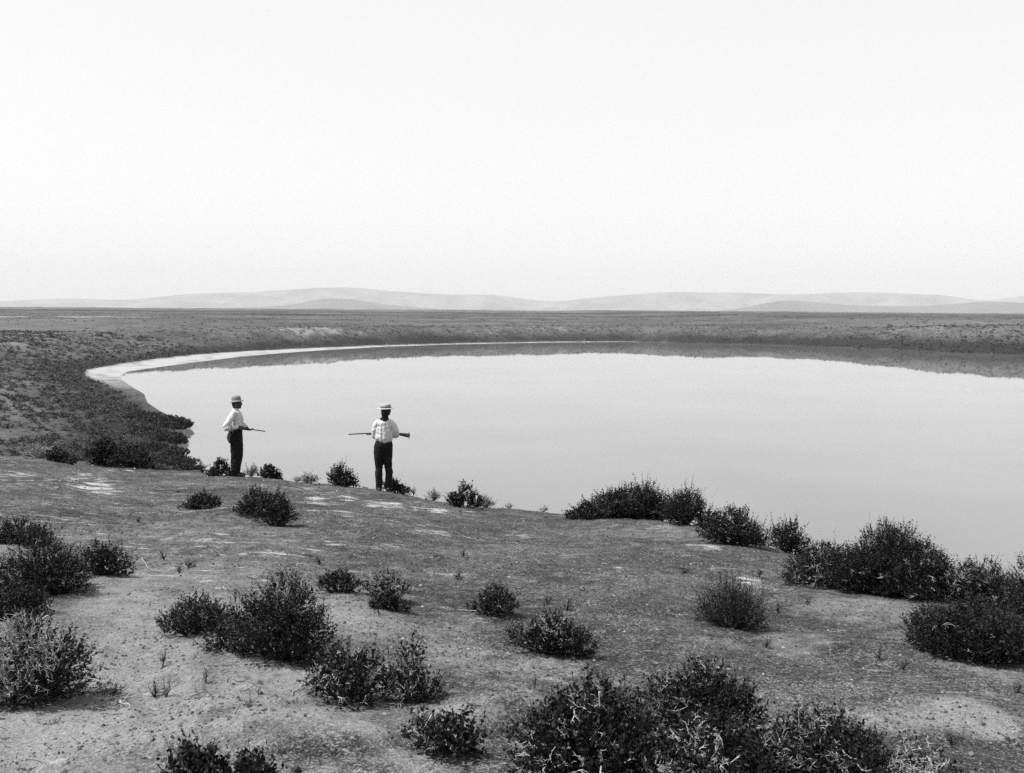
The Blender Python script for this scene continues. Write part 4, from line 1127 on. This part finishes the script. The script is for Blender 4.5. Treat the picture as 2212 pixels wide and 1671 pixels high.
def man_in_profile(u, v):
    """faces picture right, gun held across the waist"""
    p = ground(u, v); az = math.atan2(p[0], p[1])
    e = empty('person', (p[0], p[1], p[2] + .005), -az - R(6))
    e.scale = (.955,) * 3
    tag(e, 'man in profile in white shirt and round felt hat holding a gun at his waist', 'person', 'men with guns on the brow')
    B = Flesh()
    hc = (.015, 0, 1.592)
    head(B, hc, R(-3))
    B.tube([(-.035, 0, 1.40), (-.022, 0, 1.47), (-.005, 0, 1.53)], [.066, .056, .055])
    B.tube([(-.01, 0, .93), (0, 0, 1.08), (.01, 0, 1.25), (-.02, 0, 1.37), (-.03, 0, 1.42)], [(.105, .155), (.10, .14), (.115, .165), (.095, .165), (.06, .08)])
    ra = [(-.035, -.175, 1.385), (-.12, -.235, 1.22), (-.185, -.25, 1.075), (-.06, -.245, 1.075), (.055, -.20, 1.085)]
    la = [(-.02, .175, 1.385), (.02, .235, 1.23), (.07, .25, 1.10), (.15, .17, 1.065), (.215, .085, 1.045)]
    B.tube(ra, [.050, .047, .040, .038, .027]); B.tube(la, [.050, .047, .040, .038, .027])
    hand(B, (.07, -.19, 1.085), (.9, .42, -.12), (.0, .75, -.6), .95, 1)
    hand(B, (.205, .075, 1.035), (.80, -.35, -.30), (-.1, .2, .97), .75, -1)
    for k in (-1, 1):
        B.tube([(-.01, k * .09, .92), (.0, k * .10, .50), (-.02, k * .10, .09)], [.085, .058, .042])
        B.tube([(-.05, k * .10, .05), (.05, k * .105, .04), (.12, k * .11, .03)], [.038, .038, .028])
    B.skin('body', M_SKIN, e, .0076, 2)
    # shirt: blousing over the belt, full sleeves
    S_ = Flesh()
    S_.tube([(.0, 0, 1.04), (.012, 0, 1.09), (.012, 0, 1.25), (-.02, 0, 1.375), (-.03, 0, 1.425)], [(.125, .170), (.140, .185), (.132, .185), (.112, .182), (.068, .085)])
    S_.tube([(-.028, 0, 1.42), (-.018, 0, 1.468)], [.068, .062])
    S_.tube(ra[:1] + [(-.125, -.235, 1.22), (-.195, -.25, 1.08), (-.07, -.245, 1.078), (.035, -.205, 1.083)], [.070, .070, .068, .060, .040])
    S_.tube(la[:1] + [(.02, .235, 1.23), (.07, .25, 1.10), (.15, .17, 1.065), (.19, .11, 1.05)], [.070, .070, .066, .058, .042])
    def wr(co):
        a = np.arctan2(co[:, 1], co[:, 0])
        return .006 * np.sin(a * 9 + 5 * noise2(co[:, 2] * 5, a * 1.2)) * sstep(1.40, 1.1, co[:, 2]) + .007 * fbm(co[:, 0] * 14 + co[:, 1] * 9, co[:, 2] * 14, 2)
    S_.skin('shirt', M_SHIRT, e, .009, 3, wr)
    # neck opening
    T = Flesh()
    T.tube([(-.005, 0, .90), (.0, 0, .98), (.0, 0, 1.055)], [(.128, .175), (.125, .170), (.120, .165)])
    for k in (-1, 1):
        T.tube([(-.008, k * .085, .93), (.002, k * .095, .70), (.0, k * .098, .42), (-.022, k * .098, .20), (-.028, k * .10, .045)], [(.122, .10), (.128, .098), (.118, .082), (.095, .075), (.082, .068)])
    T.skin('trousers', M_TROUSER, e, .011, 3, lambda co: .007 * fbm(co[:, 0] * 11 + 3, co[:, 2] * 9 + co[:, 1] * 8, 3))
    for k in (-1, 1):
        b = Flesh(); b.tube([(-.075, k * .10, .042), (-.02, k * .10, .045), (.06, k * .106, .040), (.165, k * .112, .028)], [(.042, .040), (.046, .050), (.046, .036), (.040, .024)], flat=(0, 1, 0))
        b.tube([(-.035, k * .10, .03), (-.03, k * .10, .10)], [.045, .046])
        b.skin('boot', M_BOOT, e, .008, 2)
    po = Flesh(); po.tube([(-.115, -.13, .98), (-.145, -.14, .87), (-.125, -.135, .76)], [(.030, .06), (.046, .085), (.030, .055)], flat=(1, 0, 0))
    po.skin('hip_pouch', M_BOOT, e, .008, 2)
    stp = Flesh(); stp.tube([(-.10, -.19, .93), (-.13, -.215, .86), (-.145, -.20, .79)], [.009, .009, .009], 8); stp.skin('pouch_strap', M_FELT, e, .004, 1)
    bl = lathe('belt', [(1.0, 1.015), (1.02, 1.02), (1.02, 1.052), (1.0, 1.057), (.97, 1.05)], M_BOOT, e, .128, .174)
    lathe('hat', [(.150, -.018), (.152, -.012), (.128, .004), (.104, .008), (.101, .020), (.100, .055), (.092, .088), (.072, .108), (.040, .119), (.005, .122)], M_FELT, e, 1.0, .88,
          loc=(hc[0] - .012, 0, hc[2] + .040), tilt=(0, R(-7), 0), dent=-.006)
    h = Flesh(); h.ball((hc[0] - .030, 0, hc[2] + .005), (.086, .083, .085)); h.ball((hc[0] - .055, 0, hc[2] - .05), (.052, .066, .045)); h.skin('hair', M_HAIR, e, .008, 2)
    # the gun is a thing of its own, in the same frame
    gx = tag(empty('gun', (0, 0, 0)), 'short dark gun held level at the waist by the man in profile', 'gun', 'guns carried by the two men')
    M_ = e.matrix_basis.copy()
    gx.matrix_basis = Matrix.LocRotScale(e.location, e.rotation_euler, e.scale)
    a, b = np.array((-.17, -.27, 1.11)), np.array((.57, .33, .915))
    ax = b - a
    def at(t): return tuple(a + ax * t)
    st_ = Flesh(); st_.tube([at(0), at(.12), at(.26), at(.36)], [(.022, .055), (.022, .044), (.020, .024), (.022, .030)], flat=(-.6, .7, 0)); st_.tube([at(.36), at(.5), at(.62)], [.020, .021, .016]); st_.skin('stock', M_STOCK, gx, .005, 1)
    br = Flesh(); br.tube([tuple(np.array(at(.34)) + (0, 0, .018)), tuple(np.array(at(.7)) + (0, 0, .018)), tuple(np.array(at(1)) + (0, 0, .018))], [.015, .013, .012], 12); br.skin('barrel', M_STEEL, gx, .004, 1)
    lk = Flesh(); lk.ball(tuple(np.array(at(.33)) + (0, 0, .035)), (.014, .010, .022)); lk.tube([tuple(np.array(at(.30)) - (0, 0, .03)), tuple(np.array(at(.33)) - (0, 0, .055)), tuple(np.array(at(.37)) - (0, 0, .03))], [.005, .005, .005], 8); lk.skin('lock', M_STEEL, gx, .004, 1)
    return e

def man_from_behind(u, v):
    p = ground(u, v); az = math.atan2(p[0], p[1])
    e = empty('person', (p[0], p[1], p[2] + .005), -az)
    e.scale = (.955,) * 3
    tag(e, 'man seen from behind in white shirt and flat straw hat, rifle held across his front', 'person', 'men with guns on the brow')
    B = Flesh()
    hc = (.035, -.0, 1.592)
    # the head is built looking along +X and turned to look away and to the left
    head(B, hc, R(138))
    B.tube([(.015, -.03, 1.40), (.028, -.015, 1.47), (.036, 0, 1.53)], [.066, .056, .055])
    B.tube([(.0, 0, .93), (.0, 0, 1.08), (.0, .0, 1.25), (.01, -.02, 1.36), (.015, -.025, 1.41)], [(.140, .105), (.130, .10), (.150, .115), (.130, .090), (.07, .06)])
    ra = [(.155, -.02, 1.365), (.215, -.03, 1.24), (.235, .02, 1.12), (.21, .15, 1.11), (.17, .235, 1.13)]
    la = [(-.130, -.02, 1.365), (-.170, -.01, 1.23), (-.175, .04, 1.10), (-.16, .16, 1.08), (-.15, .25, 1.09)]
    B.tube(ra, [.040, .044, .040, .038, .027]); B.tube(la, [.040, .044, .040, .038, .027])
    hand(B, (.165, .24, 1.13), (-.75, .4, -.25), (-.2, .5, -.85), 1.0, 1)
    hand(B, (-.15, .245, 1.075), (.15, .75, .35), (.0, -.3, 1.0), .9, 1)
    for k, (kx, fx) in ((-1, (-.085, -.090)), (1, (.100, .085))):
        B.tube([(k * .085, 0, .92), (kx, .01, .46), (fx, -.01, .09)], [.085, .058, .042])
        B.tube([(fx, -.045, .05), (fx + k * .012, .05, .04), (fx + k * .03, .13, .03)], [.038, .038, .028])
    B.skin('body', M_SKIN, e, .0076, 2)
    S_ = Flesh()
    S_.tube([(.0, -.005, 1.015), (.002, -.012, 1.06), (.002, -.005, 1.25), (.01, -.025, 1.37), (.014, -.03, 1.415)], [(.150, .125), (.178, .145), (.172, .132), (.150, .100), (.080, .062)])
    S_.tube([(.135, -.025, 1.365), (.190, -.03, 1.30), (.225, -.02, 1.20), (.236, .03, 1.115), (.212, .14, 1.108), (.185, .205, 1.122)], [.062, .066, .068, .072, .058, .040])
    S_.tube([(-.110, -.025, 1.365), (-.155, -.02, 1.30), (-.172, -.01, 1.20), (-.170, .035, 1.10), (-.165, .13, 1.085), (-.155, .20, 1.088)], [.060, .062, .062, .066, .054, .040])
    def wr(co):
        a = np.arctan2(co[:, 1] - .02, co[:, 0])
        body = np.abs(co[:, 0]) < .2
        w = .006 * np.sin(a * 12 + 3.5 * noise2(co[:, 2] * 4, a * 1.5)) * sstep(1.42, 1.15, co[:, 2]) * body
        return w + .007 * fbm(co[:, 0] * 13 + co[:, 1] * 9, co[:, 2] * 13, 2)
    S_.skin('shirt', M_SHIRT, e, .009, 2, wr)
    # dark neckerchief lying on the shoulders, its point hanging between the shoulder blades
    kf = Flesh()
    kf.tube([(-.070, -.050, 1.438), (-.03, -.080, 1.440), (.015, -.098, 1.415), (.06, -.080, 1.440), (.098, -.050, 1.438)], [(.012, .016), (.014, .022), (.014, .032), (.014, .022), (.012, .016)], flat=(0, 1, 0))
    kf.tube([(.015, -.03, 1.42), (.026, -.018, 1.475)], [.078, .066])
    kf.skin('neckerchief', M_TROUSER, e, .006, 2)
    T = Flesh()
    T.tube([(-.006, 0, .88), (.004, 0, .95), (.010, 0, 1.02)], [(.180, .135), (.162, .125), (.150, .118)])
    T.tube([(-.085, 0, .90), (-.098, .0, .72), (-.092, .01, .46), (-.100, .0, .36), (-.088, -.012, .20), (-.092, -.015, .055)], [(.105, .125), (.098, .120), (.074, .098), (.076, .095), (.070, .088), (.062, .078)])
    T.tube([(.075, 0, .90), (.075, .0, .72), (.090, .012, .46), (.104, .0, .38), (.096, -.012, .22), (.080, -.018, .052)], [(.105, .125), (.100, .120), (.072, .098), (.076, .096), (.068, .088), (.060, .078)])
    T.skin('trousers', M_TROUSER, e, .011, 3, lambda co: .007 * fbm(co[:, 0] * 11 + 3, co[:, 2] * 9 + co[:, 1] * 8, 3))
    for k, fx in ((-1, -.092), (1, .082)):
        b = Flesh(); b.tube([(fx, -.075, .042), (fx, -.02, .045), (fx + k * .014, .06, .040), (fx + k * .036, .165, .028)], [(.040, .042), (.048, .046), (.048, .036), (.042, .024)], flat=(1, 0, 0))
        b.tube([(fx, -.04, .03), (fx, -.03, .11)], [.044, .046])
        b.skin('boot', M_BOOT, e, .008, 2)
    lathe('belt', [(1.0, .975), (1.02, .98), (1.02, 1.008), (1.0, 1.013), (.97, 1.01)], M_BOOT, e, .158, .124)
    lathe('hat', [(.158, .000), (.160, .005), (.152, .008), (.112, .012), (.0965, .016), (.0945, .03), (.0905, .076), (.086, .083), (.005, .084)], M_STRAW, e, 1.06, 1.14,
          loc=(hc[0] + .004, -.005, hc[2] + .050), tilt=(R(2), R(-3), 0))
    lathe('hat_band', [(.0965, .015), (.0995, .017), (.0985, .044), (.0955, .046)], M_BAND, e, 1.06, 1.14, loc=(hc[0] + .004, -.005, hc[2] + .050), tilt=(R(2), R(-3), 0))
    h = Flesh(); h.ball((hc[0] + .020, -.016, hc[2] + .005), (.088, .086, .085)); h.ball((hc[0] + .036, -.040, hc[2] - .05), (.058, .052, .045)); h.skin('hair', M_HAIR, e, .008, 2)
    gx = tag(empty('rifle', (0, 0, 0)), 'long dark rifle held crosswise by the man seen from behind', 'rifle', 'guns carried by the two men')
    gx.matrix_basis = Matrix.LocRotScale(e.location, e.rotation_euler, e.scale)
    a, b = np.array((-.690, .30, 1.078)), np.array((.515, .20, 1.085))
    ax = b - a
    def at(t, dz=0.0): return tuple(a + ax * t + np.array([0, 0, dz]))
    st_ = Flesh()
    st_.tube([at(.30, .02), at(.5, .03), at(.66, .035)], [.019, .021, .020])
    st_.tube([at(.66, .036), at(.74, .036), at(.82, .022), at(.99, -.010)], [(.020, .026), (.018, .022), (.018, .028), (.019, .046)], flat=(0, 1, 0))
    st_.skin('stock', M_STOCK, gx, .005, 1)
    bp = Flesh(); bp.tube([at(.985, .052), at(.972, -.008), at(.992, -.068)], [(.020, .010), (.021, .014), (.018, .010)], flat=(0, 1, 0)); bp.skin('butt_plate', M_FELT, gx, .004, 1)
    br = Flesh(); br.tube([at(.0, .018), at(.35, .038), at(.68, .050)], [.0125, .0135, .016], 12); br.skin('barrel', M_STEEL, gx, .004, 1)
    lk = Flesh(); lk.ball(at(.675, .072), (.012, .010, .024)); lk.tube([at(.66, .005), at(.69, -.02), at(.72, .005)], [.005, .005, .005], 8); lk.skin('lock', M_STEEL, gx, .004, 1)
    return e
man_in_profile(512, 1024)
man_from_behind(829, 1060)
